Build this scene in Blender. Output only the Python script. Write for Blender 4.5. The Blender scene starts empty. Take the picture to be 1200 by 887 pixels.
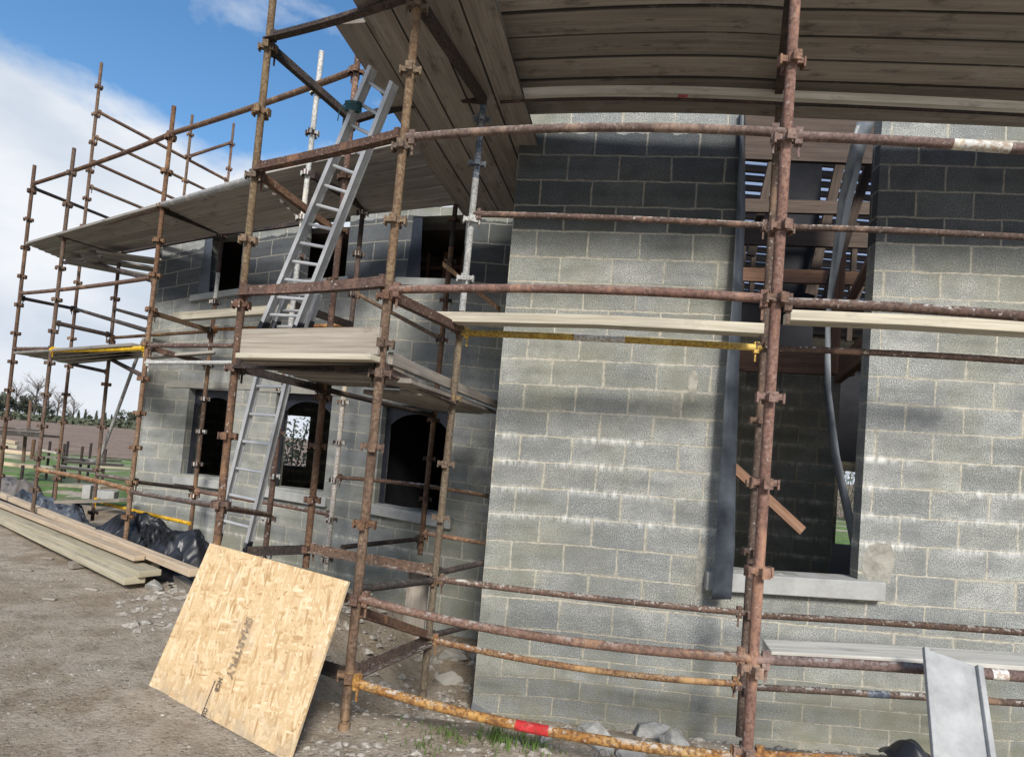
import bpy, bmesh, math, random
from mathutils import Vector, Matrix, noise
random.seed(7)
SC = bpy.context.scene
COL = SC.collection
# ------------------------------------------------------------------ camera
F, CX, CY = 700.0, 600.0, 501.0
EYE = Vector((0, 0, 1.6))
R3 = (Matrix.Rotation(math.radians(90 + 2.7), 3, 'X') @ Matrix.Rotation(math.radians(4.7), 3, 'Z'))
R3I = R3.transposed()
cd = bpy.data.cameras.new('camera'); cam = bpy.data.objects.new('camera', cd); COL.objects.link(cam)
cam.matrix_world = Matrix.Translation(EYE) @ R3.to_4x4()
cd.sensor_width = 36; cd.lens = 36 * F / 1200; cd.shift_y = (CY - 443.5) / 1200
cd.clip_start = .05; cd.clip_end = 3000
SC.camera = cam

def ray(px, py): return R3 @ Vector(((px - CX) / F, -(py - CY) / F, -1))
def P(px, py, Y):
    d = ray(px, py); return EYE + d * (Y / d.y)
def Zp(px, py, z):
    d = ray(px, py); return EYE + d * ((z - EYE.z) / d.z)
def proj(p):
    c = R3I @ (p - EYE); return (CX + F * c.x / -c.z, CY - F * c.y / -c.z)
def W(px, py, a, b):
    """point of the vertical plane through plan points a,b seen at a pixel"""
    d = ray(px, py); n = Vector((-(b[1] - a[1]), b[0] - a[0], 0))
    return EYE + d * (n.dot(Vector((a[0], a[1], 0)) - Vector((0, 0, 0))) - n.dot(Vector((EYE.x, EYE.y, 0)))) / n.dot(d)
def smooth(t):
    t = max(0, min(1, t)); return t * t * (3 - 2 * t)
def ground_z(x, y):
    d = -.60 * smooth((y - 3.5) / 1.5) * smooth((x + 1.6) / .9) * (1 - smooth((y - 9) / 3))
    d += -.33 * smooth((y - 6.2 + .28 * (x + .5)) / 1.3) * smooth((x + 6.4) / .8) * (1 - smooth((x + 1.6) / .9)) * (1 - smooth((y - 9) / 3))
    if y > 25: d += .0
    n = .035 * noise.noise(Vector((x * .8, y * .8, 0))) + .014 * noise.noise(Vector((x * 3.1, y * 3.1, 4)))
    return d + n

# ------------------------------------------------------------------ materials
class NT:
    def __init__(s, name, rough=.8):
        s.m = bpy.data.materials.new(name); s.m.use_nodes = True
        s.t = s.m.node_tree; s.n = s.t.nodes; s.l = s.t.links
        s.b = s.n['Principled BSDF']; s.b.inputs['Roughness'].default_value = rough
        s.b.inputs['Specular IOR Level'].default_value = .3
    def add(s, typ, **kw):
        nd = s.n.new(typ)
        for k, v in kw.items():
            if k in nd.inputs: s.set(nd.inputs[k], v)
            else: setattr(nd, k, v)
        return nd
    def set(s, sock, v):
        if isinstance(v, bpy.types.NodeSocket): s.l.new(v, sock)
        elif isinstance(v, (tuple, list)) and sock.type == 'RGBA': sock.default_value = tuple(v)[:3] + (1,)
        else: sock.default_value = v
    def coord(s, kind='Object', scale=(1, 1, 1), rot=(0, 0, 0)):
        tc = s.add('ShaderNodeTexCoord'); mp = s.add('ShaderNodeMapping')
        s.l.new(tc.outputs[kind], mp.inputs[0]); mp.inputs['Scale'].default_value = scale; mp.inputs['Rotation'].default_value = rot
        return mp.outputs[0]
    def noise(s, vec, scale, detail=4, rough=.55, out='Fac'):
        nd = s.add('ShaderNodeTexNoise'); s.l.new(vec, nd.inputs['Vector'])
        nd.inputs['Scale'].default_value = scale; nd.inputs['Detail'].default_value = detail; nd.inputs['Roughness'].default_value = rough
        return nd.outputs[out]
    def ramp(s, fac, stops, interp='LINEAR'):
        nd = s.add('ShaderNodeValToRGB'); s.l.new(fac, nd.inputs[0]); cr = nd.color_ramp; cr.interpolation = interp
        while len(cr.elements) < len(stops): cr.elements.new(.5)
        for e, (p, c) in zip(cr.elements, stops):
            e.position = p; e.color = (tuple(c) + (1,))[:4] if isinstance(c, (tuple, list)) else (c, c, c, 1)
        return nd.outputs[0]
    def mix(s, fac, a, b, blend='MIX'):
        nd = s.add('ShaderNodeMix', data_type='RGBA', blend_type=blend)
        s.set(nd.inputs[0], fac); s.set(nd.inputs[6], a); s.set(nd.inputs[7], b); return nd.outputs[2]
    def math(s, op, a, b=0.0, c=0.0, clamp=False):
        nd = s.add('ShaderNodeMath', operation=op, use_clamp=clamp)
        s.set(nd.inputs[0], a); s.set(nd.inputs[1], b); s.set(nd.inputs[2], c); return nd.outputs[0]
    def sep(s, vec):
        nd = s.add('ShaderNodeSeparateXYZ'); s.l.new(vec, nd.inputs[0]); return nd.outputs
    def comb(s, x, y, z=0.0):
        nd = s.add('ShaderNodeCombineXYZ'); s.set(nd.inputs[0], x); s.set(nd.inputs[1], y); s.set(nd.inputs[2], z); return nd.outputs[0]
    def bump(s, h, dist=.01, strength=1.0):
        nd = s.add('ShaderNodeBump'); s.l.new(h, nd.inputs['Height']); nd.inputs['Distance'].default_value = dist
        nd.inputs['Strength'].default_value = strength; s.l.new(nd.outputs[0], s.b.inputs['Normal'])
    def col(s, c): s.set(s.b.inputs['Base Color'], c)
    def rough(s, c): s.set(s.b.inputs['Roughness'], c)

def mat_block(name, effl=(), tint=1.0, moss=True, thin_below=None, dark=1.0, wet_shade=None):
    m = NT(name, .92)
    uv = m.coord('UV'); ob = m.coord('Object')
    # slight wander of the joints
    nv = m.noise(uv, 6, 2, out='Color')
    sub = m.add('ShaderNodeVectorMath', operation='SUBTRACT'); m.l.new(nv, sub.inputs[0]); sub.inputs[1].default_value = (.5, .5, .5)
    sc = m.add('ShaderNodeVectorMath', operation='SCALE'); m.l.new(sub.outputs[0], sc.inputs[0]); sc.inputs['Scale'].default_value = .022
    ad = m.add('ShaderNodeVectorMath', operation='ADD'); m.l.new(uv, ad.inputs[0]); m.l.new(sc.outputs[0], ad.inputs[1])
    def brick(ms, smooth_, vec):
        b = m.add('ShaderNodeTexBrick', offset=.5, squash=1.0)
        m.l.new(vec, b.inputs['Vector']); b.inputs['Scale'].default_value = 1
        b.inputs['Mortar Size'].default_value = ms; b.inputs['Mortar Smooth'].default_value = smooth_
        b.inputs['Brick Width'].default_value = .45; b.inputs['Row Height'].default_value = .225
        b.inputs['Color1'].default_value = (0, 0, 0, 1); b.inputs['Color2'].default_value = (1, 1, 1, 1); b.inputs['Mortar'].default_value = (.5, .5, .5, 1)
        return b
    b1 = brick(.008, .15, ad.outputs[0])
    b2 = brick(.02, .6, ad.outputs[0])
    per = b1.outputs['Color']      # per block random value
    base = m.ramp(per, [(0, (.21, .225, .23)), (.18, (.27, .285, .285)), (.4, (.33, .345, .345)), (.6, (.31, .315, .285)), (.8, (.38, .39, .38)), (1, (.43, .435, .415))])
    # aggregate speckle
    sp = m.noise(uv, 105, 4, .75)
    base = m.mix(m.ramp(sp, [(.40, .95), (.48, 0)]), base, (.085, .09, .09))
    base = m.mix(m.ramp(sp, [(.53, 0), (.62, .85)]), base, (.66, .66, .63))
    big = m.noise(ob, 1.3, 4, .6)
    base = m.mix(m.ramp(big, [(.35, .4), (.6, 0)]), base, (.16, .17, .175), 'MIX')
    med = m.noise(uv, 5.5, 5, .65)
    base = m.mix(m.ramp(med, [(.38, .5), (.55, 0)]), base, (.18, .19, .195))
    if moss:
        ms_ = m.noise(ob, .9, 4)
        base = m.mix(m.math('MULTIPLY', m.ramp(ms_, [(.5, 0), (.66, 1)]), .45), base, (.20, .20, .13))
    # mortar
    mort = m.ramp(m.noise(uv, 30, 4), [(.25, (.26, .25, .215)), (.6, (.52, .49, .42))])
    smear = m.math('MULTIPLY', b2.outputs['Fac'], m.ramp(m.noise(uv, 4.2, 4, .6), [(.50, 0), (.57, 1)]))
    sx = m.math('MULTIPLY', smear, .8)
    base = m.mix(sx, base, m.ramp(m.noise(uv, 25, 4), [(.3, (.34, .32, .26)), (.7, (.48, .45, .37))]))
    base = m.mix(b1.outputs['Fac'], base, mort)
    # white lime bloom just under bed joints
    u_ = m.sep(uv)
    v = u_[1]
    fr = m.math('FRACT', m.math('DIVIDE', m.math('ADD', v, .0), .225))
    near = m.math('MAXIMUM', m.ramp(fr, [(.0, .9), (.16, 0)]), m.ramp(fr, [(.76, 0), (.98, 1)]))
    vert = m.noise(m.coord('UV', (22, 5, 1)), 1.0, 5, .7)
    en = m.noise(uv, 1.5, 5, .72)
    for (v0, v1, amt) in effl:
        band = m.math('MULTIPLY', m.math('GREATER_THAN', v, v0), m.math('LESS_THAN', v, v1))
        f = m.math('MULTIPLY', m.math('MULTIPLY', near, band), m.ramp(en, [(.43, 0), (.55, amt)]))
        f = m.math('MULTIPLY', f, m.ramp(vert, [(.41, 0), (.60, 1)]))
        base = m.mix(f, base, (.76, .77, .76))
    # general faint bloom
    f = m.math('MULTIPLY', m.ramp(m.noise(ob, 1.9, 5, .7), [(.56, 0), (.75, .35)]), m.ramp(vert, [(.42, 0), (.6, 1)]))
    base = m.mix(f, base, (.5, .51, .5))
    if wet_shade:  # damp upper courses, with the deck's shade painted into the colour too
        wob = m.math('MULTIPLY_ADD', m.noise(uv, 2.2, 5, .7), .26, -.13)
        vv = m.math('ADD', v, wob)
        lo = m.math('SMOOTH_MIN', 1.0, 1.0) if False else m.math('MULTIPLY', m.math('GREATER_THAN', v, wet_shade[0]), m.math('LESS_THAN', vv, wet_shade[1]))
        half = m.add('ShaderNodeMapRange', interpolation_type='SMOOTHSTEP'); m.l.new(vv, half.inputs[0]); half.inputs[1].default_value = wet_shade[0] - .30; half.inputs[2].default_value = wet_shade[0] + .05; half.inputs[4].default_value = .6; half = half.outputs[0]
        amt = m.math('MAXIMUM', lo, m.math('MULTIPLY', half, m.math('LESS_THAN', vv, wet_shade[1])))
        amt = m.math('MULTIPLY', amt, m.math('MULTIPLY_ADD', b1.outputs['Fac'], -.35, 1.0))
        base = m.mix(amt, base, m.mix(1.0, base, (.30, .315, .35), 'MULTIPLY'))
    base = m.mix(m.math('MULTIPLY', m.ramp(v, [(.35, 1), (1.0, 0)]), m.ramp(m.noise(uv, 3.1, 5, .7), [(.40, 0), (.62, .6)])), base, (.22, .215, .15))
    # faint level tide marks through the middle of blocks
    tide = m.math('MULTIPLY', m.ramp(fr, [(.25, 0), (.5, 1), (.8, 0)]), m.ramp(m.noise(m.coord('UV', (1.1, 3.2, 1)), 1.3, 4, .6), [(.44, 0), (.6, .55)]))
    base = m.mix(tide, base, m.mix(1.0, base, (.62, .64, .66), 'MULTIPLY'))
    base = m.mix(1.0, base, (1.01, 1.0, .955), 'MULTIPLY')
    if dark != 1.0: base = m.mix(1.0, base, dark, 'MULTIPLY')
    m.col(base)
    h = m.math('ADD', m.math('MULTIPLY', b1.outputs['Fac'], -1.0), m.math('MULTIPLY', sp, .55))
    m.bump(h, .011, .9)
    return m.m

def mat_rust(name, cols, fleck=.5, flat=False):
    m = NT(name, .85)
    ob = m.coord('Object')
    n1 = m.noise(ob, 7, 5, .65); n2 = m.noise(ob, 55, 4, .6)
    c = m.ramp(n1, [(.28, cols[0]), (.5, cols[1]), (.72, cols[2])])
    c = m.mix(m.ramp(n2, [(.42, .75), (.56, 0)]), c, cols[3])
    c = m.mix(m.ramp(m.noise(m.coord('Object', (1, 1, .35)), 3.3, 5, .7), [(.56, 0), (.64, .7)]), c, tuple(x * y for x, y in zip(cols[2], (1.5, 1.35, 1.1))))
    g = m.add('ShaderNodeNewGeometry'); nz = m.sep(g.outputs['Normal'])[2]
    top = m.ramp(nz, [(.15, .0), (.75, 1)])
    blob = m.noise(ob, 26, 4, .7); area = m.noise(ob, 2.2, 3)
    f = m.math('MULTIPLY', m.math('MULTIPLY', top, m.ramp(blob, [(.50, 0), (.56, 1)])), m.ramp(area, [(.42, 0), (.62, 1)]))
    c = m.mix(m.math('MULTIPLY', f, fleck), c, (.55, .53, .48))
    c = m.mix(m.math('MULTIPLY', m.ramp(m.noise(ob, 42, 3), [(.63, 0), (.69, 1)]), fleck * .7), c, (.5, .47, .42))
    oi = m.add('ShaderNodeObjectInfo'); hs = m.add('ShaderNodeHueSaturation'); m.l.new(c, hs.inputs['Color'])
    m.l.new(m.math('MULTIPLY_ADD', oi.outputs['Random'], .016, .490), hs.inputs['Hue'])
    m.l.new(m.math('MULTIPLY_ADD', m.math('FRACT', m.math('MULTIPLY', oi.outputs['Random'], 7.31)), .45, .80), hs.inputs['Value'])
    m.l.new(m.math('MULTIPLY_ADD', m.math('FRACT', m.math('MULTIPLY', oi.outputs['Random'], 3.77)), .4, .75), hs.inputs['Saturation'])
    m.col(hs.outputs[0]); m.bump(m.math('ADD', n2, m.math('MULTIPLY', f, 1.2)), .003, .7)
    return m.m

def mat_wood(name, ca, cb, cc, stain=.5, patch=None, rough=.85, seam=False):
    m = NT(name, rough)
    uv = m.coord('UV'); st = m.coord('UV', (1.2, 34, 1))
    oi = m.add('ShaderNodeObjectInfo')
    g = m.noise(st, 1.6, 6, .6); w = m.noise(m.coord('UV', (.5, 9, 1)), 2.0, 3)
    c = m.ramp(g, [(.28, ca), (.5, cb), (.72, cc)])
    c = m.mix(m.ramp(w, [(.35, .45), (.6, 0)]), c, tuple(x * .62 for x in ca))
    n = m.noise(m.coord('UV', (2.0, 5, 1)), 1.7, 5, .65)
    c = m.mix(m.ramp(n, [(.30, stain), (.44, 0)]), c, tuple(x * .35 for x in ca))
    # knots
    vo = m.add('ShaderNodeTexVoronoi', feature='F1'); m.l.new(m.coord('UV', (1.7, 7.0, 1)), vo.inputs['Vector']); vo.inputs['Scale'].default_value = 1.0
    c = m.mix(m.ramp(vo.outputs['Distance'], [(.045, .85), (.085, 0)]), c, tuple(x * .4 for x in ca))
    if patch: c = m.mix(m.ramp(m.noise(m.coord('Object'), 1.1, 4), [(.5, 0), (.62, .7)]), c, patch)
    if seam:
        fv = m.math('FRACT', m.sep(uv)[1]); sd = m.math('MAXIMUM', m.ramp(fv, [(.003, 1), (.009, 0)]), m.math('MULTIPLY', m.ramp(fv, [(.216, 0), (.223, 1)]), m.math('LESS_THAN', fv, .30)))
        c = m.mix(m.math('MULTIPLY', sd, .85), c, (.02, .017, .014))
        fu = m.noise(m.coord('UV', (.9, 1.2, 1)), 2.2, 6, .7); c = m.mix(m.ramp(fu, [(.56, 0), (.66, .55)]), c, (.36, .34, .31))
    hs = m.add('ShaderNodeHueSaturation'); m.l.new(c, hs.inputs['Color'])
    m.l.new(m.math('MULTIPLY_ADD', oi.outputs['Random'], .42, .79), hs.inputs['Value'])
    m.col(hs.outputs[0]); m.bump(m.math('ADD', g, m.math('MULTIPLY', m.noise(uv, 90, 3), .4)), .003, .6)
    return m.m

def mat_simple(name, ca, cb, scale=8, rough=.7, bump=.002, metal=0.0, detail=5):
    m = NT(name, rough); ob = m.coord('Object')
    n = m.noise(ob, scale, detail, .65)
    m.col(m.ramp(n, [(.3, ca), (.7, cb)])); m.b.inputs['Metallic'].default_value = metal
    m.bump(m.noise(ob, scale * 6, 4), bump, .7)
    return m.m

M = {}
M['block'] = mat_block('blockwork', effl=[(1.75, 2.5, 1.0), (2.5, 3.4, .2)], wet_shade=(4.275, 5.16))
M['block_far'] = mat_block('blockwork_far', effl=[(0.3, 1.0, .7), (1.6, 2.3, .3)], wet_shade=(4.05, 4.78))
M['block_in'] = mat_block('blockwork_inner', effl=[(0, 3, 1.0)], dark=(1.25, 1.08, .86))
RB = [(.085, .052, .037), (.13, .078, .054), (.185, .115, .078), (.055, .036, .028)]
M['rust'] = mat_rust('rusty_tube', RB, .9)
M['rust_plain'] = mat_rust('rusty_tube_plain', [(.10, .055, .035), (.15, .09, .055), (.20, .135, .085), (.06, .035, .025)], .25)
M['rust_khaki'] = mat_rust('khaki_rust_tube', [(.13, .085, .05), (.18, .13, .08), (.21, .165, .10), (.08, .05, .03)], .15)
M['rust_red'] = mat_rust('red_oxide_tube', [(.15, .09, .066), (.215, .132, .10), (.275, .185, .145), (.10, .06, .045)], .5)
M['rust_orange'] = mat_rust('orange_rust_tube', [(.20, .10, .045), (.30, .165, .075), (.40, .28, .15), (.09, .045, .028)], .7)
M['rust_mid'] = mat_rust('brown_orange_tube', [(.17, .08, .04), (.25, .13, .06), (.31, .19, .10), (.09, .045, .028)], .2)
M['rust_dark'] = mat_rust('dark_rust_tube', [(.03, .024, .022), (.055, .04, .034), (.08, .055, .045), (.02, .016, .015)], .12)
M['yellow'] = mat_rust('yellow_paint_tube', [(.58, .37, .05), (.68, .46, .09), (.70, .54, .18), (.30, .15, .04)], .5)
M['white_paint'] = mat_rust('white_paint_tube', [(.5, .5, .47), (.62, .61, .57), (.55, .52, .45), (.3, .2, .13)], .3)
M['red_paint'] = mat_rust('red_paint_tube', [(.42, .05, .06), (.5, .08, .09), (.45, .10, .10), (.25, .05, .04)], .2)
M['galv'] = mat_rust('galvanised_tube', [(.34, .34, .33), (.46, .46, .44), (.55, .55, .53), (.22, .21, .19)], .6)
M['galv_blue'] = mat_rust('blue_grey_tube', [(.05, .07, .10), (.10, .13, .17), (.30, .31, .32), (.04, .05, .07)], .9)
M['deck'] = mat_wood('weathered_board', (.23, .20, .17), (.30, .265, .225), (.37, .33, .28), .8, seam=True)
M['deck2'] = mat_wood('grey_board', (.24, .22, .195), (.32, .295, .26), (.39, .36, .32), .7)
M['toe'] = mat_wood('toe_board', (.24, .20, .16), (.33, .29, .24), (.40, .36, .30), .6)
M['pale'] = mat_wood('pale_timber', (.36, .32, .24), (.47, .425, .33), (.55, .505, .41), .4)
M['new'] = mat_wood('new_timber', (.46, .35, .24), (.56, .44, .31), (.65, .53, .39), .25)
M['green'] = mat_wood('treated_timber', (.33, .29, .20), (.42, .375, .27), (.50, .45, .34), .45)
M['joist'] = mat_wood('joist_timber', (.20, .11, .07), (.27, .155, .10), (.33, .20, .13), .4)
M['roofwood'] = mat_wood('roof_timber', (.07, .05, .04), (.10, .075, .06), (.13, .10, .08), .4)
M['alu'] = mat_simple('aluminium', (.42, .43, .44), (.58, .59, .60), 9, .45, .001, .35)
M['sill'] = mat_simple('precast_concrete', (.30, .30, .28), (.43, .43, .41), 6, .9, .003)
M['conc'] = mat_simple('footing_concrete', (.22, .21, .19), (.33, .32, .28), 5, .95, .006)
M['rock'] = mat_simple('grey_rock', (.19, .185, .165), (.42, .41, .375), 9, .9, .012)
M['slate'] = mat_simple('slate_grey', (.10, .105, .11), (.16, .165, .17), 9, .8, .003)
M['dpc'] = mat_simple('black_plastic', (.012, .014, .02), (.028, .032, .042), 5, .38, .004)
M['dpc_dusty'] = mat_simple('dusty_plastic', (.028, .032, .04), (.10, .115, .135), 3.2, .42, .004)
M['dpc_grey'] = mat_simple('grey_plastic', (.07, .08, .09), (.22, .24, .26), 3.0, .35, .004)
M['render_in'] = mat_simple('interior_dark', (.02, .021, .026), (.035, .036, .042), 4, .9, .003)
M['slab'] = mat_simple('dusty_plank', (.27, .275, .27), (.47, .47, .455), 7, .85, .006, 0, 8)
M['bearer'] = mat_wood('mortar_sunlit_white', (.52, .48, .40), (.66, .63, .55), (.76, .74, .67), .5)  # mortared wood; its white also paints sunlight onto the shaded edge bearer

def mat_tarp():
    m = NT('tarpaulin', .34); ob = m.coord('Object')
    n = m.noise(ob, 3, 5, .6)
    m.col(m.ramp(n, [(.35, (.010, .011, .014)), (.65, (.028, .030, .036))]))
    m.rough(m.ramp(m.noise(ob, 9, 4), [(.3, .25), (.7, .55)]))
    m.bump(m.noise(ob, 9, 3, .5), .012, .35); return m.m
M['tarp'] = mat_tarp()
def mat_tarp2():
    m = NT('blue_tarpaulin', .45); ob = m.coord('Object')
    m.col(m.ramp(m.noise(ob, 3, 5, .6), [(.35, (.04, .048, .062)), (.65, (.095, .11, .135))]))
    m.bump(m.noise(ob, 14, 4, .6), .012, .5); return m.m
M['tarp_blue'] = mat_tarp2()

def mat_osb():
    m = NT('strand_board', .72)
    uv = m.coord('UV')
    base = None; h = None
    for k, (ang, off) in enumerate([(8, 0), (-22, 3.3), (38, 7.1), (-48, 11.7), (80, 15.2), (-8, 21.0)]):
        rt_ = m.coord('UV', (1, 1, 1), (0, 0, math.radians(ang)))
        mp = m.add('ShaderNodeMapping'); m.l.new(rt_, mp.inputs[0]); mp.inputs['Scale'].default_value = (62, 13, 1); mp.inputs['Location'].default_value = (off, off * 2, 0)
        vo = m.add('ShaderNodeTexVoronoi', feature='F1'); m.l.new(mp.outputs[0], vo.inputs['Vector']); vo.inputs['Scale'].default_value = 1.0
        r = m.sep(vo.outputs['Color'])
        c = m.ramp(r[0], [(0, (.45, .28, .13)), (.15, (.58, .40, .21)), (.6, (.66, .48, .27)), (.9, (.73, .56, .34)), (1, (.78, .62, .41))])
        c = m.mix(m.ramp(vo.outputs['Distance'], [(.5, 0), (.8, .3)]), c, (.50, .34, .17))
        if base is None: base = c; h = r[1]
        else:
            f = m.math('GREATER_THAN', r[2], .60); base = m.mix(f, base, c); h = m.math('ADD', m.math('MULTIPLY', h, .6), m.math('MULTIPLY', r[1], .4))
    dk = m.noise(m.coord('UV', (42, 12, 1)), 1.0, 3, .7)
    base = m.mix(m.ramp(dk, [(.26, .7), (.32, 0)]), base, (.22, .11, .05))
    dirt = m.noise(uv, 3.2, 4, .6)
    base = m.mix(m.ramp(dirt, [(.56, 0), (.68, .3)]), base, (.5, .42, .36))
    mud = m.math('MULTIPLY', m.ramp(m.sep(uv)[1], [(0, 1), (.16, 0)]), m.ramp(m.noise(uv, 9, 5, .7), [(.40, 0), (.60, .7)]))
    base = m.mix(mud, base, (.33, .28, .21))
    m.col(base); m.bump(h, .0035, .7); return m.m
M['osb'] = mat_osb()

def mat_ground():
    m = NT('gravelly_dirt', .95); ob = m.coord('Object')
    a = m.noise(ob, .8, 7, .68); b = m.noise(ob, 5, 6, .7); c = m.noise(ob, 40, 6, .78)
    base = m.ramp(a, [(.32, (.26, .20, .14)), (.43, (.36, .305, .235)), (.53, (.50, .45, .38)), (.63, (.38, .325, .255)), (.78, (.27, .22, .16))])
    base = m.mix(m.ramp(b, [(.36, .6), (.52, 0)]), base, (.22, .18, .135))
    base = m.mix(m.ramp(c, [(.36, .6), (.46, 0)]), base, (.12, .10, .08))
    base = m.mix(m.ramp(c, [(.55, 0), (.68, .75)]), base, (.50, .465, .41))
    vo = m.add('ShaderNodeTexVoronoi', feature='F1'); m.l.new(ob, vo.inputs['Vector']); vo.inputs['Scale'].default_value = 24
    r = m.sep(vo.outputs['Color'])
    peb = m.math('MULTIPLY', m.ramp(vo.outputs['Distance'], [(.20, 1), (.30, 0)]), m.math('GREATER_THAN', r[0], .72))
    base = m.mix(m.math('MULTIPLY', peb, .8), base, m.ramp(r[1], [(0, (.17, .155, .135)), (1, (.55, .52, .47))]))
    base = m.mix(1.0, base, (1.32, 1.25, 1.16), 'MULTIPLY'); m.n[-1].clamp_result = False
    m.col(base)
    h = m.math('ADD', m.math('ADD', c, m.math('MULTIPLY', b, 1.6)), m.math('MULTIPLY', peb, .9))
    m.bump(h, .04, 1.0); return m.m
M['ground'] = mat_ground()
def mat_field():
    m = NT('ploughed_soil', .95); ob = m.coord('Object')
    a = m.noise(m.coord('Object', (.15, .6, 1)), 1, 5, .65); c = m.noise(ob, 3.0, 5, .7)
    base = m.ramp(a, [(.3, (.21, .14, .10)), (.55, (.32, .23, .165)), (.75, (.40, .30, .22))])
    base = m.mix(m.ramp(c, [(.4, .7), (.58, 0)]), base, (.15, .10, .072))
    m.col(base); m.bump(c, .12, 1); return m.m
M['field'] = mat_field()
def mat_grass():
    m = NT('short_grass', .9); ob = m.coord('Object')
    a = m.noise(ob, .8, 5, .65); c = m.noise(ob, 9, 5, .7)
    base = m.ramp(a, [(.34, (.26, .22, .145)), (.43, (.20, .23, .10)), (.55, (.14, .25, .05)), (.8, (.18, .30, .06))])
    base = m.mix(m.ramp(c, [(.38, .6), (.55, 0)]), base, (.05, .065, .025))
    m.col(base); m.bump(c, .05, 1); return m.m
M['grass'] = mat_grass()
def mat_leaf(name, a, b):
    m = NT(name, .7); oi = m.coord('Object')
    m.col(m.ramp(m.noise(oi, .9, 3), [(.3, a), (.7, b)])); return m.m
M['leaf'] = mat_leaf('evergreen_leaf', (.05, .065, .04), (.13, .14, .09))
M['twig'] = mat_leaf('bare_twig', (.18, .155, .14), (.27, .24, .21))
M['blade'] = mat_leaf('grass_blade', (.06, .11, .02), (.13, .20, .05))
M['bark'] = mat_leaf('bark', (.05, .04, .035), (.09, .075, .06))
def mat_text():
    m = NT('print_ink', .8); m.col(m.ramp(m.noise(m.coord('Object'), 60, 3), [(.45, (.07, .055, .06)), (.68, (.28, .21, .17))])); return m.m
M['ink'] = mat_text()
def mat_membrane():
    m = NT('roof_membrane', .8); tr = m.add('ShaderNodeBsdfTranslucent'); tr.inputs[0].default_value = (.92, .92, .95, 1)
    m.l.new(tr.outputs[0], m.n['Material Output'].inputs['Surface']); return m.m
M['membrane'] = mat_membrane()

# ------------------------------------------------------------------ mesh builder
class MB:
    def __init__(s): s.v = []; s.f = []; s.uv = []
    def quad(s, pts, uvs=None):
        i = len(s.v); s.v += [Vector(p) for p in pts]; s.f.append(tuple(range(i, i + len(pts))))
        s.uv.append(uvs or [(0, 0)] * len(pts))
    def tube(s, pts, r, seg=12, caps=True, r2=None):
        pts = [Vector(p) for p in pts]; n = len(pts); r2 = r if r2 is None else r2
        base = len(s.v); rings = []
        up = None
        for i, p in enumerate(pts):
            t = (pts[min(i + 1, n - 1)] - pts[max(i - 1, 0)]).normalized()
            if up is None: up = t.orthogonal().normalized()
            up = (up - t * up.dot(t)).normalized(); bi = t.cross(up)
            rr = r + (r2 - r) * i / max(1, n - 1)
            rings.append([len(s.v) + k for k in range(seg)])
            for k in range(seg):
                a = 2 * math.pi * k / seg; s.v.append(p + up * (rr * math.cos(a)) + bi * (rr * math.sin(a)))
        for i in range(n - 1):
            for k in range(seg):
                k2 = (k + 1) % seg; s.f.append((rings[i][k], rings[i][k2], rings[i + 1][k2], rings[i + 1][k])); s.uv.append([(0, 0)] * 4)
        if caps:
            s.f.append(tuple(reversed(rings[0]))); s.uv.append([(0, 0)] * seg)
            s.f.append(tuple(rings[-1])); s.uv.append([(0, 0)] * seg)
    def sweep(s, pts, wv, tv, w, t, uo=None, hollow=False):
        """rectangular section swept through pts; wv,tv direction of width and thickness (section centred on pts)"""
        pts = [Vector(p) for p in pts]; wv = Vector(wv).normalized(); tv = Vector(tv).normalized()
        u = random.uniform(0, 40) if uo is None else uo; vo = float(random.randint(0, 30))
        cs = [(-.5, -.5), (.5, -.5), (.5, .5), (-.5, .5)]; rings = []; us = []
        for i, p in enumerate(pts):
            if i: u += (p - pts[i - 1]).length
            us.append(u); rings.append([p + wv * (a * w) + tv * (b * t) for a, b in cs])
        off = [0, w, w + t, 2 * w + t, 2 * w + 2 * t]
        for i in range(len(pts) - 1):
            for k in range(4):
                k2 = (k + 1) % 4
                s.quad([rings[i][k], rings[i][k2], rings[i + 1][k2], rings[i + 1][k]],
                       [(us[i], vo + off[k]), (us[i], vo + off[k + 1]), (us[i + 1], vo + off[k + 1]), (us[i + 1], vo + off[k])])
        s.quad(list(reversed(rings[0])), [(0, 0), (w, 0), (w, t), (0, t)]); s.quad(rings[-1], [(0, 0), (w, 0), (w, t), (0, t)])
    def box(s, c, ax, ay, az, sx, sy, sz):
        s.sweep([Vector(c) - Vector(ax).normalized() * sx / 2, Vector(c) + Vector(ax).normalized() * sx / 2], ay, az, sy, sz)
    def build(s, name, mat, parent=None, smooth=False, bevel=0, merge=False, origin=None):
        me = bpy.data.meshes.new(name); 
        o = bpy.data.objects.new(name, me); COL.objects.link(o)
        org = Vector((0, 0, 0)) if origin is None else Vector(origin)
        me.from_pydata([tuple(v - org) for v in s.v], [], s.f)
        uvl = me.uv_layers.new(name='UVMap'); k = 0
        for q in s.uv:
            for c in q: uvl.data[k].uv = c; k += 1
        me.materials.append(mat)
        bm = bmesh.new(); bm.from_mesh(me)
        if merge or bevel: bmesh.ops.remove_doubles(bm, verts=bm.verts, dist=.0004)
        bmesh.ops.recalc_face_normals(bm, faces=bm.faces)
        bm.to_mesh(me); bm.free()
        if smooth: me.shade_smooth() if hasattr(me, 'shade_smooth') else None
        if bevel:
            md = o.modifiers.new('bevel', 'BEVEL'); md.width = bevel; md.segments = 2; md.limit_method = 'ANGLE'
        o.location = org
        if parent is not None: o.parent = parent; o.location = org - Vector(parent.location) if parent.parent is None else org
        return o
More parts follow.
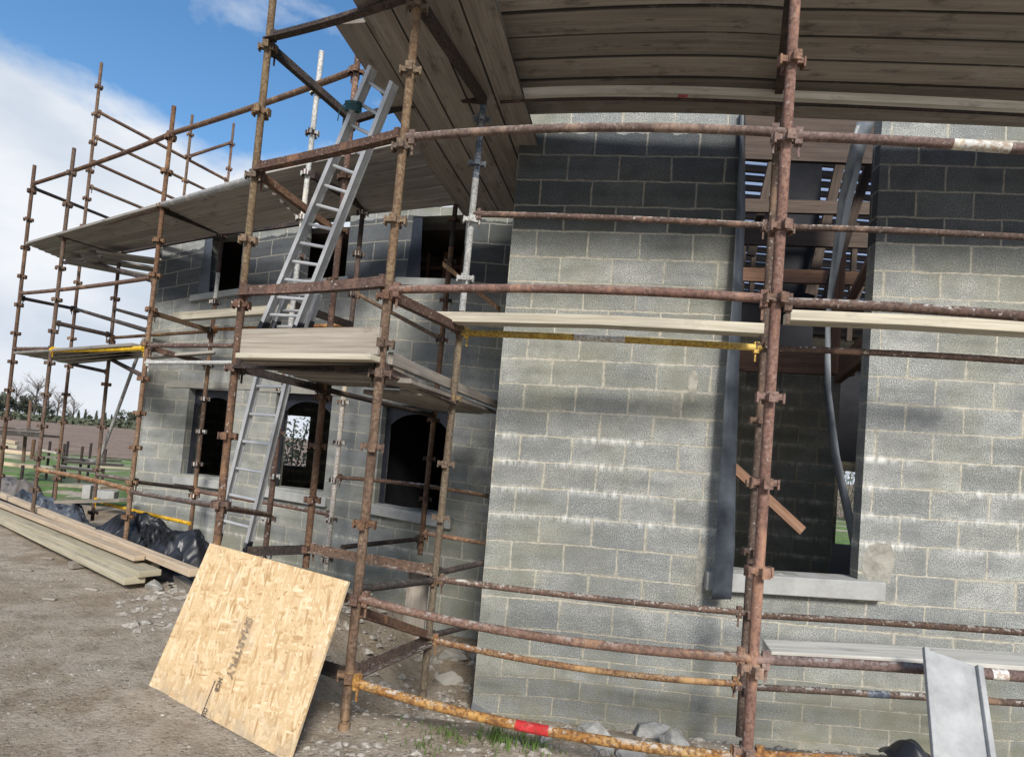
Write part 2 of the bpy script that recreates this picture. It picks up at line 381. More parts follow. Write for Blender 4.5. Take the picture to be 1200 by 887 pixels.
def tag(o, label=None, cat=None, group=None, kind=None):
    if label: o['label'] = label
    if cat: o['category'] = cat
    if group: o['group'] = group
    if kind: o['kind'] = kind
    return o
def empty(name, loc, label, cat, group=None):
    o = bpy.data.objects.new(name, None); COL.objects.link(o); o.location = loc; o.empty_display_size = .2
    return tag(o, label, cat, group)
def curve3(a, b, mid=None, n=12):
    a, b = Vector(a), Vector(b)
    if mid is None: return [a, b]
    c = Vector(mid) * 2 - (a + b) * .5     # bezier control so that the curve passes mid
    return [a * (1 - t) ** 2 + c * 2 * t * (1 - t) + b * t * t for t in [i / n for i in range(n + 1)]]

# ------------------------------------------------------------------ the setting
A1, B1 = P(600, 534, 5.20), P(1200, 583, 4.80)
A1 = (A1.x, A1.y); B1 = (B1.x, B1.y)
A2, B2 = P(180, 500, 8.60), P(600, 534, 7.10)
A2 = (A2.x, A2.y); B2 = (B2.x, B2.y)
def unit2(a, b):
    v = Vector((b[0] - a[0], b[1] - a[1], 0)); return v.normalized(), v.length
D1, L1 = unit2(A1, B1); D2, L2 = unit2(A2, B2)

def axis(lo, hi, fine_lo, fine_hi, step, grow=1.18):
    xs = []; x = fine_lo
    while x < fine_hi: xs.append(x); x += step
    s_ = step; x = fine_hi
    while x < hi: xs.append(x); s_ *= grow; x += s_
    xs.append(hi); s_ = step; x = fine_lo
    left = []
    while True:
        s_ *= grow; x -= s_
        if x <= lo: break
        left.append(x)
    return [lo] + left[::-1] + xs
def sheet(name, xs, ys, zf, mat, kind, label=None):
    me = bpy.data.meshes.new(name); nx = len(xs)
    vs = [(x, y, zf(x, y)) for y in ys for x in xs]
    fs = [(j * nx + i, j * nx + i + 1, (j + 1) * nx + i + 1, (j + 1) * nx + i) for j in range(len(ys) - 1) for i in range(nx - 1)]
    me.from_pydata(vs, [], fs); me.materials.append(mat); me.shade_smooth()
    o = bpy.data.objects.new(name, me); COL.objects.link(o); o['kind'] = kind
    if label: o['label'] = label
    return o
def gz_all(x, y):
    f = 1 - smooth((math.hypot(x, y - 5) - 14) / 12)
    return ground_z(x, y) * f
sheet('ground', axis(-900, 900, -9, 4, .09), axis(-60, 1500, .8, 9.5, .09), gz_all, M['ground'], 'structure')
def fz(x, y): return .03 + .9 * smooth((y - 28) / 160)
sheet('field', axis(-700, 300, -60, 0, 2.0), axis(27, 900, 27, 90, 2.0), lambda x, y: fz(x, y) + .05 * noise.noise(Vector((x * .3, y, 0))), M['field'], 'structure')
gr = sheet('grass', axis(-50, 30, -20, 0, .5), axis(11.5, 29, 11.5, 24, .4), lambda x, y: gz_all(x, y) + .012 + .05 * noise.noise(Vector((x * 1.5, y * 1.5, 9))), M['grass'], 'stuff', 'worn green grass between the building yard and the ploughed field')
gr['category'] = 'grass'

# walls
def table(rows, xs):
    def f(px, py):
        x = max(xs[0], min(xs[-1], px)); j = 0
        while j < len(xs) - 2 and x > xs[j + 1]: j += 1
        t = (x - xs[j]) / (xs[j + 1] - xs[j])
        ys = [(r[0], r[1 + j] * (1 - t) + r[2 + j] * t) for r in rows]
        k = 0
        while k < len(ys) - 2 and py > ys[k + 1][1]: k += 1
        (c0, y0), (c1, y1) = ys[k], ys[k + 1]
        return c0 + (py - y0) / (y1 - y0) * (c1 - c0)
    return f
T1 = table([(-2, 122, 124, 132, 135), (-1, 152, 155, 163, 167), (0, 181, 185, 192, 197), (1, 210, 215, 223, 228), (2, 240, 246, 254, 259), (3, 269, 276, 285, 290),
            (4, 300, 308, 317, 324), (5, 329, 338, 347, 354), (6, 360, 371, 380, 389), (7, 389, 400, 411, 420), (8, 419, 430, 441, 450), (9, 449, 462, 472, 482),
            (10, 478, 494, 504, 514), (11, 508, 526, 537, 547), (12, 538, 557, 571, 580), (13, 569, 589, 605, 615), (14, 601, 622, 637, 648), (15, 632, 656, 673, 684),
            (16, 664, 690, 706, 718), (17, 697, 725, 741, 755), (18, 733, 760, 775, 790), (19, 768, 795, 808, 824), (20, 790, 818, 832, 848), (21, 812, 840, 854, 870), (22, 834, 862, 876, 892)],
           [600, 860, 1030, 1200])
T2 = table([(-4, 292, 275, 250, 238, 236, 240), (0, 356, 345, 328, 326, 328, 335), (6, 449, 453, 462, 467, 477, 486), (12, 552, 562, 584, 591, 607, 618), (16, 625, 640, 668, 681, 700, 713)],
           [180, 250, 390, 434, 530, 600])
def v1(p):
    x, y = proj(p); return (22 - T1(x, y)) * .225
def v2(p):
    x, y = proj(p); return (18 - T2(x, y)) * .225

def wall_mesh(name, a, d, length, zb, zt, holes, thick, mat, vf, parent, back=(0, 1), uoff=0.0):
    """a plan start, d unit direction, holes list of (s0,s1,z0,z1)"""
    nrm = Vector((-d.y, d.x, 0))   # points away from camera
    ss = {0.0, length}; zs = {zb, zt}
    for h in holes: ss |= {h[0], h[1]}; zs |= {h[2], h[3]}
    def fill(vals, step):
        vals = sorted(v for v in vals); out = []
        for p, q in zip(vals, vals[1:]):
            n = max(1, int((q - p) / step)); out += [p + (q - p) * i / n for i in range(n)]
        return out + [vals[-1]]
    ss = [s_ for s_ in fill({s_ for s_ in ss if 0 <= s_ <= length}, .5)]; zs = fill({z for z in zs if zb <= z <= zt}, .25)
    def pt(s_, z, k=0): return Vector((a[0] + d.x * s_, a[1] + d.y * s_, z)) + nrm * (thick * k)
    def solid(i, j):
        if i < 0 or j < 0 or i >= len(ss) - 1 or j >= len(zs) - 1: return False
        sm, zm = (ss[i] + ss[i + 1]) / 2, (zs[j] + zs[j + 1]) / 2
        return not any(h[0] < sm < h[1] and h[2] < zm < h[3] for h in holes)
    mb = MB()
    for i in range(len(ss) - 1):
        for j in range(len(zs) - 1):
            if not solid(i, j): continue
            s0, s1, z0, z1 = ss[i], ss[i + 1], zs[j], zs[j + 1]
            q = [(s0, z0), (s1, z0), (s1, z1), (s0, z1)]
            uv = [(s_ + uoff, vf(pt(s_, z))) for s_, z in q]
            mb.quad([pt(*x) for x in q], uv)
            mb.quad([pt(*x, 1) for x in reversed(q)], list(reversed(uv)))
            for (di, dj, e0, e1) in ((-1, 0, q[3], q[0]), (1, 0, q[1], q[2]), (0, -1, q[0], q[1]), (0, 1, q[2], q[3])):
                if solid(i + di, j + dj): continue
                w0, w1 = vf(pt(*e0)), vf(pt(*e1))
                if di: u4 = [(e0[0] + uoff + .2, w0), (e0[0] + uoff + .2 + thick, w0), (e1[0] + uoff + .2 + thick, w1), (e1[0] + uoff + .2, w1)]
                else: u4 = [(e0[0] + uoff, w0), (e0[0] + uoff, w0 + thick), (e1[0] + uoff, w1 + thick), (e1[0] + uoff, w1)]
                mb.quad([pt(*e0), pt(*e0, 1), pt(*e1, 1), pt(*e1)], u4)
    return mb.build(name, mat, parent, merge=True)

house = empty('unfinished_house', (1.0, 6.0, -.6), 'unfinished two storey grey concrete block house with open window holes, behind the scaffolding', 'house')
def sz(px, py, a, d, b):
    p = W(px, py, a, b); return ((p.x - a[0]) * d.x + (p.y - a[1]) * d.y, p.z)
def hole(pts, a, d, b):
    q = [sz(x, y, a, d, b) for x, y in pts]   # tl tr br bl
    return ((q[0][0] + q[3][0]) / 2, (q[1][0] + q[2][0]) / 2, (q[2][1] + q[3][1]) / 2, (q[0][1] + q[1][1]) / 2)
# front wall 1: starts at the corner seen at px 612 top / 553 bottom
c1 = (sz(612, 140, A1, D1, B1)[0] + sz(553, 820, A1, D1, B1)[0]) / 2
A1 = (A1[0] + D1.x * c1, A1[1] + D1.y * c1)
h_tall = hole([(868, 160), (1026, 160), (1013, 662), (838, 690)], A1, D1, B1)
h_tall = (h_tall[0], h_tall[1], h_tall[2] + .02, 4.95)
ZT1 = 5.1
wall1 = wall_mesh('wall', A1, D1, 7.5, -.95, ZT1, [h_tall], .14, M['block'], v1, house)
wall1['label'] = 'projecting front wall of grey blocks with a tall opening and white lime bloom'
# wall 2
A2e = (A2[0] - 0 * D2.x, A2[1])
s_corner = (sz(190, 292, A2, D2, B2)[0] + sz(157, 600, A2, D2, B2)[0]) / 2
A2 = (A2[0] + D2.x * s_corner, A2[1] + D2.y * s_corner)
LW2 = L2 - s_corner + 1.2
hA = hole([(221, 456), (275, 457), (263, 561), (212, 554)], A2, D2, B2)
hB = hole([(325, 461), (389, 461), (380, 578), (313, 568)], A2, D2, B2)
hC = hole([(450, 471), (527, 480), (516, 604), (437, 590)], A2, D2, B2)
hD = hole([(241, 278), (287, 272), (279, 339), (233, 345)], A2, D2, B2)
hE = hole([(352, 250), (411, 252), (405, 322), (345, 330)], A2, D2, B2)
hF = hole([(484, 252), (547, 254), (541, 326), (478, 326)], A2, D2, B2)
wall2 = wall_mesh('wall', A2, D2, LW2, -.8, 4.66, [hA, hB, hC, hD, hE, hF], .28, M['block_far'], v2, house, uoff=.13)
wall2['label'] = 'set back front wall of grey blocks with two rows of window holes'
N1 = Vector((-D1.y, D1.x, 0)); N2 = Vector((-D2.y, D2.x, 0))
def plain_wall(name, a, b, zb, zt, th, mat, holes=(), lab=None):
    d, L = unit2(a, b)
    o = wall_mesh(name, a, d, L, zb, zt, list(holes), th, mat, lambda p: p.z, house)
    if lab: o['label'] = lab
    return o
# return wall between the two fronts, gable wall, rear walls
w2_at = lambda s_: (A2[0] + D2.x * s_, A2[1] + D2.y * s_)
r0 = (A1[0] + N1.x * .142, A1[1] + N1.y * .142)
plain_wall('wall', (A1[0] + N1.x * 2.1 + .0, A1[1] + N1.y * 2.1), r0, -.9, ZT1 - .01, .28, M['block'], lab='return wall at the corner')
g0 = (A2[0] + N2.x * .283, A2[1] + N2.y * .283); g1 = (-6.9, 13.0)
plain_wall('wall', g1, g0, -.7, 4.65, -.28, M['block_far'], lab='gable end wall')
# rear wall: window seen through opening B, and a doorway seen through the tall opening
ra = (g1[0], g1[1]); rb = (9.0, 13.2)
dr, Lr = unit2(ra, rb)
hb1 = hole([(333, 492), (358, 492), (353, 543), (328, 543)], ra, dr, rb)
hb2 = hole([(980, 552), (1012, 552), (1012, 668), (980, 668)], ra, dr, rb)
plain_wall('wall', ra, rb, -.8, 5.2, .28, M['block_in'], [(hb1[0] - .1, hb1[1] + .1, hb1[2] - .05, hb1[3] + .1), (hb2[0], hb2[1] + .2, -.5, hb2[3])], 'rear wall')
# inner block wall behind tall opening
ia, ib = P(800, 560, 7.6), P(979, 560, 7.3)
plain_wall('inner_wall', (ia.x, ia.y), (ib.x, ib.y), -.6, 3.05, .2, M['block_in'], lab='dark inner block wall with lime streaks')
iw_e = ib
# right hand end wall (outside the frame) and floors
e0 = (A1[0] + D1.x * 7.5, A1[1] + D1.y * 7.5)
plain_wall('wall', (e0[0] - .3, e0[1] + .35), (9.0, 13.0), -.8, 5.0, .28, M['block'])
mb = MB()
fl = [Vector((A2[0] + N2.x * .3 + .1, A2[1] + N2.y * .3, 0)), Vector((B2[0], B2[1] + .4, 0)), Vector((e0[0], e0[1] + .4, 0)), Vector((8.9, 12.9, 0)), Vector((ra[0] + .1, ra[1] - .3, 0))]
def slab(name, pts, z0, z1, mat):
    m = MB(); n = len(pts)
    lo = [Vector((p.x, p.y, z0)) for p in pts]; hi = [Vector((p.x, p.y, z1)) for p in pts]
    m.quad(list(reversed(lo))); m.quad(hi)
    for i in range(n): m.quad([lo[i], lo[(i + 1) % n], hi[(i + 1) % n], hi[i]])
    return m.build(name, mat, house)
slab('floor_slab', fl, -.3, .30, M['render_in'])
# upper floor (joists and deck) over the set back part, with ceiling above it
fl2 = [fl[0], Vector((B2[0] + .0, B2[1] + .35, 0)), Vector((B2[0] + .0, 12.6, 0)), Vector((ra[0] + .1, ra[1] - .3, 0))]
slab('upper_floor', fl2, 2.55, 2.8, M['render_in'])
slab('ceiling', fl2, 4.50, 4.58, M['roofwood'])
# cross wall inside to close off the set back rooms
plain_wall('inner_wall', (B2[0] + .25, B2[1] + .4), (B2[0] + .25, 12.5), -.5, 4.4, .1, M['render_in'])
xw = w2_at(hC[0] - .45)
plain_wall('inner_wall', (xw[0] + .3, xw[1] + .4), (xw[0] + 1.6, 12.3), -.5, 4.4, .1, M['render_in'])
# brown inner leaf seen in the upper right window of the set back wall
q0 = w2_at(hF[0] - .3); q1 = w2_at(hF[1] + .6)
mb = MB()
for k in range(7):
    t = k / 6; x = q0[0] * (1 - t) + q1[0] * t + N2.x * 1.2; y = q0[1] * (1 - t) + q1[1] * t + N2.y * 1.2
    mb.box((x, y, 3.7), (0, 0, 1), (1, 0, 0), (0, 1, 0), 1.7, .05, .09)
for z in (3.15, 3.55, 3.95, 4.3):
    mb.box(((q0[0] + q1[0]) / 2 + N2.x * 1.27, (q0[1] + q1[1]) / 2 + N2.y * 1.27, z), D2, N2, (0, 0, 1), 1.9, .04, .06)
mb.build('stud_partition', M['joist'], house)
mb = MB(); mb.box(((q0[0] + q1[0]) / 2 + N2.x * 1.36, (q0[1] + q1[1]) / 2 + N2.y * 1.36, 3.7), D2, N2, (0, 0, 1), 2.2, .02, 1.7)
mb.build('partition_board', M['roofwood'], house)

# floor header beam above the inner wall, joists
def pbox(name, pts, w, t, mat, parent=house, wv=None, tv=None, label=None, cat=None, bevel=0, group=None):
    pts = [Vector(p) for p in pts]; ax = (pts[-1] - pts[0]).normalized()
    wv = Vector((0, 0, 1)) if wv is None else Vector(wv)
    wv = (wv - ax * wv.dot(ax)).normalized(); tv = ax.cross(wv) if tv is None else tv
    m = MB(); m.sweep(pts, wv, tv, w, t); o = m.build(name, mat, parent, bevel=bevel)
    if label or cat: tag(o, label, cat, group)
    return o
pbox('floor_beam', [P(845, 419, 6.9), P(1000, 426, 6.9)], .30, .08, M['joist'])
pbox('floor_beam', [P(982, 436, 6.8), P(1022, 402, 5.45)], .26, .07, M['joist'])
pbox('window_post', [P(986, 300, 6.0), P(976, 438, 6.0)], .07, .07, M['joist'], wv=(1, 0, 0))
# roof timbers seen up through the tall opening
def px_beam(name, a_, b_, w_, mat): pbox(name, [P(*a_), P(*b_)], w_, .05, mat)
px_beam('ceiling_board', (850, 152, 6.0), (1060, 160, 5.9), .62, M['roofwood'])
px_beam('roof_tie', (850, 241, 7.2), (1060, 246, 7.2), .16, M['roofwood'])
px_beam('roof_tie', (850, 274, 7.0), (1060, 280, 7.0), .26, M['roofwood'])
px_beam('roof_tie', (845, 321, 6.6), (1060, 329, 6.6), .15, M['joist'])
px_beam('roof_tie', (845, 362, 6.9), (1060, 370, 6.9), .30, M['render_in'])
for (xa, ya, Ya, xb, yb_, Yb, w_, mt) in ((1018, 196, 6.2, 968, 350, 6.5, .09, 'roofwood'), (1030, 285, 6.0, 972, 402, 6.4, .08, 'joist'), (905, 190, 7.4, 880, 300, 7.4, .10, 'roofwood'), (985, 190, 7.5, 948, 345, 7.5, .12, 'roofwood'),
        (872, 262, 8.0, 866, 380, 8.0, .07, 'roofwood'), (884, 280, 8.0, 878, 380, 8.0, .06, 'roofwood'), (1003, 262, 8.0, 994, 400, 8.0, .07, 'roofwood'), (960, 300, 8.0, 944, 400, 8.0, .10, 'roofwood'), (1012, 330, 8.0, 992, 372, 8.0, .08, 'roofwood')):
    pbox('truss_web', [P(xa, ya, Ya), P(xb, yb_, Yb)], w_, .045, M[mt], wv=(1, 0, 0))
for k in range(34):
    y = 9.2 + k * .155; z = 7.3 - (y - 9.2) * .62
    pbox('roof_batten', [(.3, y, z), (9.0, y, z)], .135 if k % 5 else .19, .03, M['roofwood'], wv=(0, .4, .9))
mb = MB(); mb.quad([(.3, 9.1, 7.45), (9.0, 9.1, 7.45), (9.0, 14.6, 4.04), (.3, 14.6, 4.04)]); mb.build('roof_membrane', M['membrane'], house)
slab('roof_underlay', [Vector((A1[0] + .2, A1[1] + .3, 0)), Vector((e0[0], e0[1] + .3, 0)), Vector((8.9, 9.3, 0)), Vector((.2, 9.3, 0))], 7.3, 7.36, M['roofwood'])
pbox('dark_fill_panel', [P(938, 150, 7.8), P(922, 420, 7.8)], .62, .05, M['render_in'], wv=(1, 0, 0))
pbox('dark_fill_panel', [P(1003, 424, 8.9), P(998, 541, 8.9)], .55, .05, M['render_in'], wv=(1, 0, 0))  # added dark panel, stands in for shade over the bright rear wall
pbox('gable_stud_wall', [P(1050, 200, 8.6), P(1040, 420, 8.6)], .5, .05, M['render_in'], wv=(1, 0, 0))
# sills
def sill(px0, py0, px1, py1, a, d, b, hgt, proud, mat, name='window_sill', over=.08):
    s0, z0 = sz(px0, py0, a, d, b); s1, z1 = sz(px1, py1, a, d, b)
    n = Vector((-d.y, d.x, 0)); c = -proud / 2 + .1
    p = [Vector((a[0] + d.x * s0, a[1] + d.y * s0, z0 - hgt / 2)) + n * c, Vector((a[0] + d.x * s1, a[1] + d.y * s1, z1 - hgt / 2)) + n * c]
    ax = (p[1] - p[0]).normalized()
    m = MB(); m.sweep(p, n, (0, 0, 1), proud + .2, hgt); return m.build(name, mat, house, bevel=.008)
sill(826, 668, 1032, 680, A1, D1, B1, .15, .09, M['sill'])
sill(207, 557, 272, 565, A2, D2, B2, .11, .07, M['sill'])
sill(311, 571, 385, 583, A2, D2, B2, .12, .07, M['sill'])
sill(434, 589, 531, 607, A2, D2, B2, .13, .08, M['sill'])
sill(226, 347, 284, 339, A2, D2, B2, .09, .06, M['sill'])
sill(466, 326, 548, 329, A2, D2, B2, .10, .06, M['sill'])
sill(340, 331, 410, 325, A2, D2, B2, .10, .06, M['sill'])
# lintels flush in set back wall (slightly proud)
def flat_strip(name, pa, pb, hgt, mat, a, d, b, proud=.004):
    s0, z0 = sz(*pa, a, d, b); s1, z1 = sz(*pb, a, d, b); n = Vector((-d.y, d.x, 0))
    p = [Vector((a[0] + d.x * s0, a[1] + d.y * s0, z0)) - n * proud, Vector((a[0] + d.x * s1, a[1] + d.y * s1, z1)) - n * proud]
    m = MB(); m.sweep(p, n, (0, 0, 1), .02, hgt); return m.build(name, mat, house)
flat_strip('lintel', (197, 450), (300, 453), .09, M['conc'], A2, D2, B2)
flat_strip('lintel', (305, 455), (405, 460), .09, M['conc'], A2, D2, B2)
flat_strip('footing', (158, 637), (400, 690), .26, M['conc'], A2, D2, B2, .06)
def patch(px, py, rx, ry, seed, mat):
    s0, z0 = sz(px, py, A1, D1, B1); rs = random.Random(seed); m = MB(); n = 26
    c = Vector((A1[0] + D1.x * s0, A1[1] + D1.y * s0, z0)) - N1 * .006
    ring = []
    for k in range(n):
        a = 2 * math.pi * k / n; r_ = 1 + .35 * noise.noise(Vector((math.cos(a) * 1.6, math.sin(a) * 1.6, seed))) + rs.uniform(-.08, .08)
        ring.append(c + D1 * (math.cos(a) * rx * r_) + Vector((0, 0, math.sin(a) * ry * r_)) + N1 * .004)
    for k in range(n): m.quad([c, ring[k], ring[(k + 1) % n]])
    m.build('mortar_patch', mat, house)
M['mortar'] = mat_simple('mortar_smear', (.22, .21, .18), (.42, .40, .34), 14, .95, .01)
patch(1030, 660, .13, .17, 1, M['mortar']); patch(822, 672, .045, .22, 2, M['mortar']); patch(812, 450, .04, .13, 3, M['mortar']); patch(792, 475, .035, .10, 4, M['mortar'])
# black membrane around windows
def arch(h, a, d, depth, mat, sag=.16):
    n = Vector((-d.y, d.x, 0)); m = MB(); s0, s1, z0, z1 = h; N = 12
    pt = lambda s_, z: Vector((a[0] + d.x * s_, a[1] + d.y * s_, z)) + n * depth
    w = s1 - s0
    for i in range(N):
        t0, t1 = i / N, (i + 1) / N
        c = lambda t: z1 - .10 - sag * 1.5 * abs(2 * t - 1) ** 2.5
        m.quad([pt(s0 + w * t0, c(t0)), pt(s0 + w * t1, c(t1)), pt(s0 + w * t1, z1 + .01), pt(s0 + w * t0, z1 + .01)])
    m.quad([pt(s0 - .01, z0), pt(s0 + .07, z0), pt(s0 + .07, z1 - .2), pt(s0 - .01, z1 - .2)])
    m.quad([pt(s1 - .05, z0), pt(s1 + .01, z0), pt(s1 + .01, z1 - .2), pt(s1 - .05, z1 - .2)])
    return m.build('window_membrane', mat, house)
for h in (hA, hB, hC): arch(h, A2, D2, .12, M['dpc'])
for h in (hD, hF):
    s0 = h[0]
    m = MB(); p0 = Vector((A2[0] + D2.x * (s0 - .02), A2[1] + D2.y * (s0 - .02), h[2] - .02)) - N2 * .012
    tw = .20
    m.quad([p0, p0 + D2 * tw, p0 + D2 * tw * .8 + Vector((0, 0, h[3] - h[2])), p0 + D2 * tw * .2 + Vector((0, 0, h[3] - h[2]))])
    m.build('window_membrane', M['dpc_dusty'] if h is hD else M['dpc'], house)
# ------------------------------------------------------------------ scaffold
scaf = empty('scaffold', (-.6, 3.6, 0), 'rusty steel tube scaffolding wrapped around the whole front of the block house', 'scaffold')
TR = .0255
class Pole: pass
def pole(pt, pb, Y, mats, couplers=(), sub=True, Yb=None, r=TR, jack=False, label=None, seg=12):
    """mats: list of (y_limit, material) from the top down"""
    o = Pole(); o.a = P(*pt, Y); o.b = P(*pb, Y if Yb is None else Yb); o.pt = pt; o.pb = pb
    def at(py):
        lo, hi = 0.0, 1.0
        for _ in range(40):
            m_ = (lo + hi) / 2
            if proj(o.a.lerp(o.b, m_))[1] < py: lo = m_
            else: hi = m_
        return o.a.lerp(o.b, lo)
    o.at = at
    ys = [pt[1]] + [x[0] for x in mats[:-1]] + [pb[1]]
    for i, (lim, mt) in enumerate(mats):
        mb = MB(); p0 = o.a if i == 0 else at(ys[i]); p1 = o.b if i == len(mats) - 1 else at(ys[i + 1])
        rr = r if i == 0 or True else r
        if i < len(mats) - 1: mb.tube([p0, p1], rr, seg)
        else: mb.tube([p0, p1], rr + (.0015 if i else 0), seg)
        if jack and i == len(mats) - 1:
            mb.tube([p1, p1 + Vector((0, 0, -.16))], r * .62, 10)
            mb.tube([p1 + Vector((0, 0, -.06)), p1 + Vector((0, 0, -.02))], r * 1.25, 10)
        if not sub:
            for cy in couplers: coupler_geo(mb, at(cy), o, r)
        ob = mb.build('standard', mt, scaf, smooth=False)
        if label and i == 0: ob['label'] = label
        if i == 0: o.obj = ob
        if label is None and mt in (M['galv'], M['galv_blue']): ob['label'] = 'galvanised grey upright tube'
        smooth_tubes(ob)
    if sub:
        for cy in couplers:
            mb = MB(); coupler_geo(mb, at(cy), o, r)
            mt = mats[0][1]
            for lim, m2 in mats:
                mt = m2
                if cy < lim: break
            c = mb.build('coupler', mt, None); c.parent = o.obj
            c.matrix_parent_inverse = o.obj.matrix_world.inverted()
            c.location = -Vector(scaf.location) * 0
    return o
def smooth_tubes(ob):
    for p in ob.data.polygons: p.use_smooth = len(p.vertices) == 4
    try: ob.data.set_sharp_from_angle(angle=math.radians(40))
    except Exception: pass
def coupler_geo(mb, p, o, r):
    ax = (o.a - o.b).normalized(); rot = random.uniform(-.15, .25)
    x = Vector((math.cos(rot), math.sin(rot), 0)); y = Vector((-math.sin(rot), math.cos(rot), 0))
    mb.tube([p - ax * .022, p + ax * .022], r * 1.28, 10)
    for d, e in ((x, y), (y, x)):
        for s_ in (-1, 1):
            c = p + d * (s_ * (r + .021))
            mb.box(c + ax * .0, d, e, ax, .040, .034, .030)
            mb.box(c + d * s_ * .014 - ax * .006, d, e, ax, .010, .042, .05)
def rng(a, b, n): return [a + (b - a) * i / (n - 1) for i in range(n)]
rk, rp, rr_, rd, rt = M['rust_khaki'], M['rust_plain'], M['rust_red'], M['rust_dark'], M['rust']
P1 = pole((493, -30), (404, 842), 3.45, [(330, rk), (900, rp)], [8, 83, 172, 258, 347, 402, 437, 523, 613, 700, 790], jack=True, label='khaki brown upright tube at the corner')
P2 = pole((323, -30), (243, 745), 4.22, [(330, rk), (900, rt)], [56, 131, 206, 281, 357, 431, 510, 590, 665], label='khaki brown upright tube beside the ladders')
P3 = pole((934, -30), (874, 905), 2.88, [(900, rr_)], [72, 163, 266, 350, 465, 565, 668, 782, 880], label='pinkish red oxide upright tube in front of the tall opening')
P3i = pole((917, 60), (866, 862), 4.45, [(900, rt)], [110, 266, 345, 405, 492, 566, 645, 718, 805], label='rusty upright tube just behind the red oxide one')
P1i = pole((567, 117), (496, 806), 4.55, [(210, M['galv_blue']), (365, M['galv']), (900, rk)], [140, 192, 258, 326, 386, 466, 543, 606, 680, 745], jack=True)
P4 = pole((204, 125), (143, 668), 7.0, [(320, rp), (900, M['rust_mid'])], rng(161, 645, 13), sub=False)
P5 = pole((87, 174), (36, 620), 8.5, [(900, rp)], rng(203, 610, 12), sub=False)
P6 = pole((40.6, 194), (-5, 600), 9.3, [(900, rp)], rng(224, 590, 12), sub=False)
S3 = pole((119, 74), (64, 585), 10.3, [(900, rp)], rng(102, 560, 15), sub=False)
S7 = pole((142, 283), (108, 610), 9.1, [(900, rt)], rng(300, 600, 7), sub=False)
S5 = pole((225.5, 135), (212, 262), 11.5, [(900, rp)], [158, 184, 212], sub=False)
S6 = pole((274, 145), (264, 240), 12.5, [(900, rp)], [169, 198], sub=False)
P4i = pole((262, 262), (222, 632), 7.85, [(320, rd), (350, M['galv']), (900, rt)], [277, 354, 387, 428, 467, 505, 543, 580], sub=False)
S9 = pole((377, 61), (302, 722), 5.8, [(390, M['galv']), (900, rt)], [108, 156, 204, 256, 300, 345, 455, 507, 557, 607, 650], sub=False)
S10 = pole((420, 61), (358, 665), 4.9, [(430, rt), (900, rp)], [84, 145, 208, 270, 330, 465, 522, 585, 642], sub=False)
S11 = pole((427, 230), (382, 668), 6.9, [(290, rd), (430, rt), (900, M['white_paint'])], [250, 298, 345, 471, 518, 562, 608, 655], sub=False, r=.028)
S13 = pole((534, 240), (492, 650), 6.65, [(290, rd), (900, rt)], [258, 306, 352, 398, 492, 537, 570, 584, 630], sub=False, r=.028)

def ledger(a, b, mat, mid=None, r=TR * .93, name='ledger', kind='tube', ends=True, label=None, sections=None, Ym=None):
    """a,b: (pole, y) or (px,py,Y)"""
    def end(e): return e[0].at(e[1]) if isinstance(e[0], Pole) else P(*e)
    pa, pb = end(a), end(b); mp = None
    if mid is not None: mp = P(mid[0], mid[1], Ym or (pa.y + pb.y) / 2)
    d = (pb - pa).normalized(); pts = curve3(pa, pb, mp, 14)
    if mp is None: pts = [pa.lerp(pb, i / 4) for i in range(5)]
    mb = MB()
    if kind == 'tube': mb.tube(pts, r, 12)
    elif kind == 'angle':
        s_ = d.cross(Vector((0, 0, 1))).normalized()
        mb.sweep(pts, (0, 0, 1), s_, r * 2.1, .010); mb.sweep([p + Vector((0, 0, -r)) + s_ * .026 for p in pts], s_, (0, 0, 1), .05, .008)
    elif kind == 'box':
        s_ = d.cross(Vector((0, 0, 1))).normalized(); mb.sweep(pts, (0, 0, 1), s_, r * 2.2, r * 1.8)
    if ends:
        for e, pe, sg in ((a, pa, 1), (b, pb, -1)):
            if isinstance(e[0], Pole):
                c = pe + d * sg * (TR + .030)
                mb.box(c, d, d.cross(Vector((0, 0, 1))), (0, 0, 1), .035, .036, .085)
                mb.box(c + d * sg * .004 - Vector((0, 0, .03)), d, d.cross(Vector((0, 0, 1))), (0, 0, 1), .012, .008, .15)
    o = mb.build(name, mat, scaf); 
    if kind == 'tube': smooth_tubes(o)
    if label: o['label'] = label
    if sections:
        for (x0, x1, mt, nm) in sections:     # painted lengths as sleeves
            sel = [p for p in curve3(pa, pb, mp or (pa + pb) / 2, 60) if x0 <= proj(p)[0] <= x1]
            if len(sel) > 1:
                m2 = MB(); m2.tube(sel, r + .0012, 12, caps=False); so = m2.build('paint_band', mt, None); so.parent = o; smooth_tubes(so); so['label'] = nm
    return o
LG = ledger
# right hand bays along the projecting wall
LG((P1, 162), (P3, 156), M['rust_red'], (680, 150), name='guard_rail')
LG((P3, 160), (1250, 179, 2.6), M['rust_red'], (1065, 166), name='guard_rail', sections=[(1110, 1185, M['white_paint'], 'white painted length of rail')])
LG((P1i, 251), (P3i, 265), M['rust'], (720, 256), Ym=4.5)
LG((P3i, 266), (1250, 281, 4.15), M['rust'], (1060, 271))
LG((P1, 340), (P3, 351), M['rust_red'], (670, 339), name='guard_rail')
LG((P3, 354), (1250, 375, 2.6), M['rust'], (1062, 361), name='guard_rail')
LG((P1i, 390), (P3i, 408), M['yellow'], (720, 397.5), r=TR, label='yellow painted rail with a white band', sections=[(672, 735, M['white_paint'], 'white painted band')])
LG((P3i, 408), (1250, 427, 4.15), M['rust'], (1060, 415))
LG((P1i, 678), (P3i, 718), M['rust'], (690, 700))
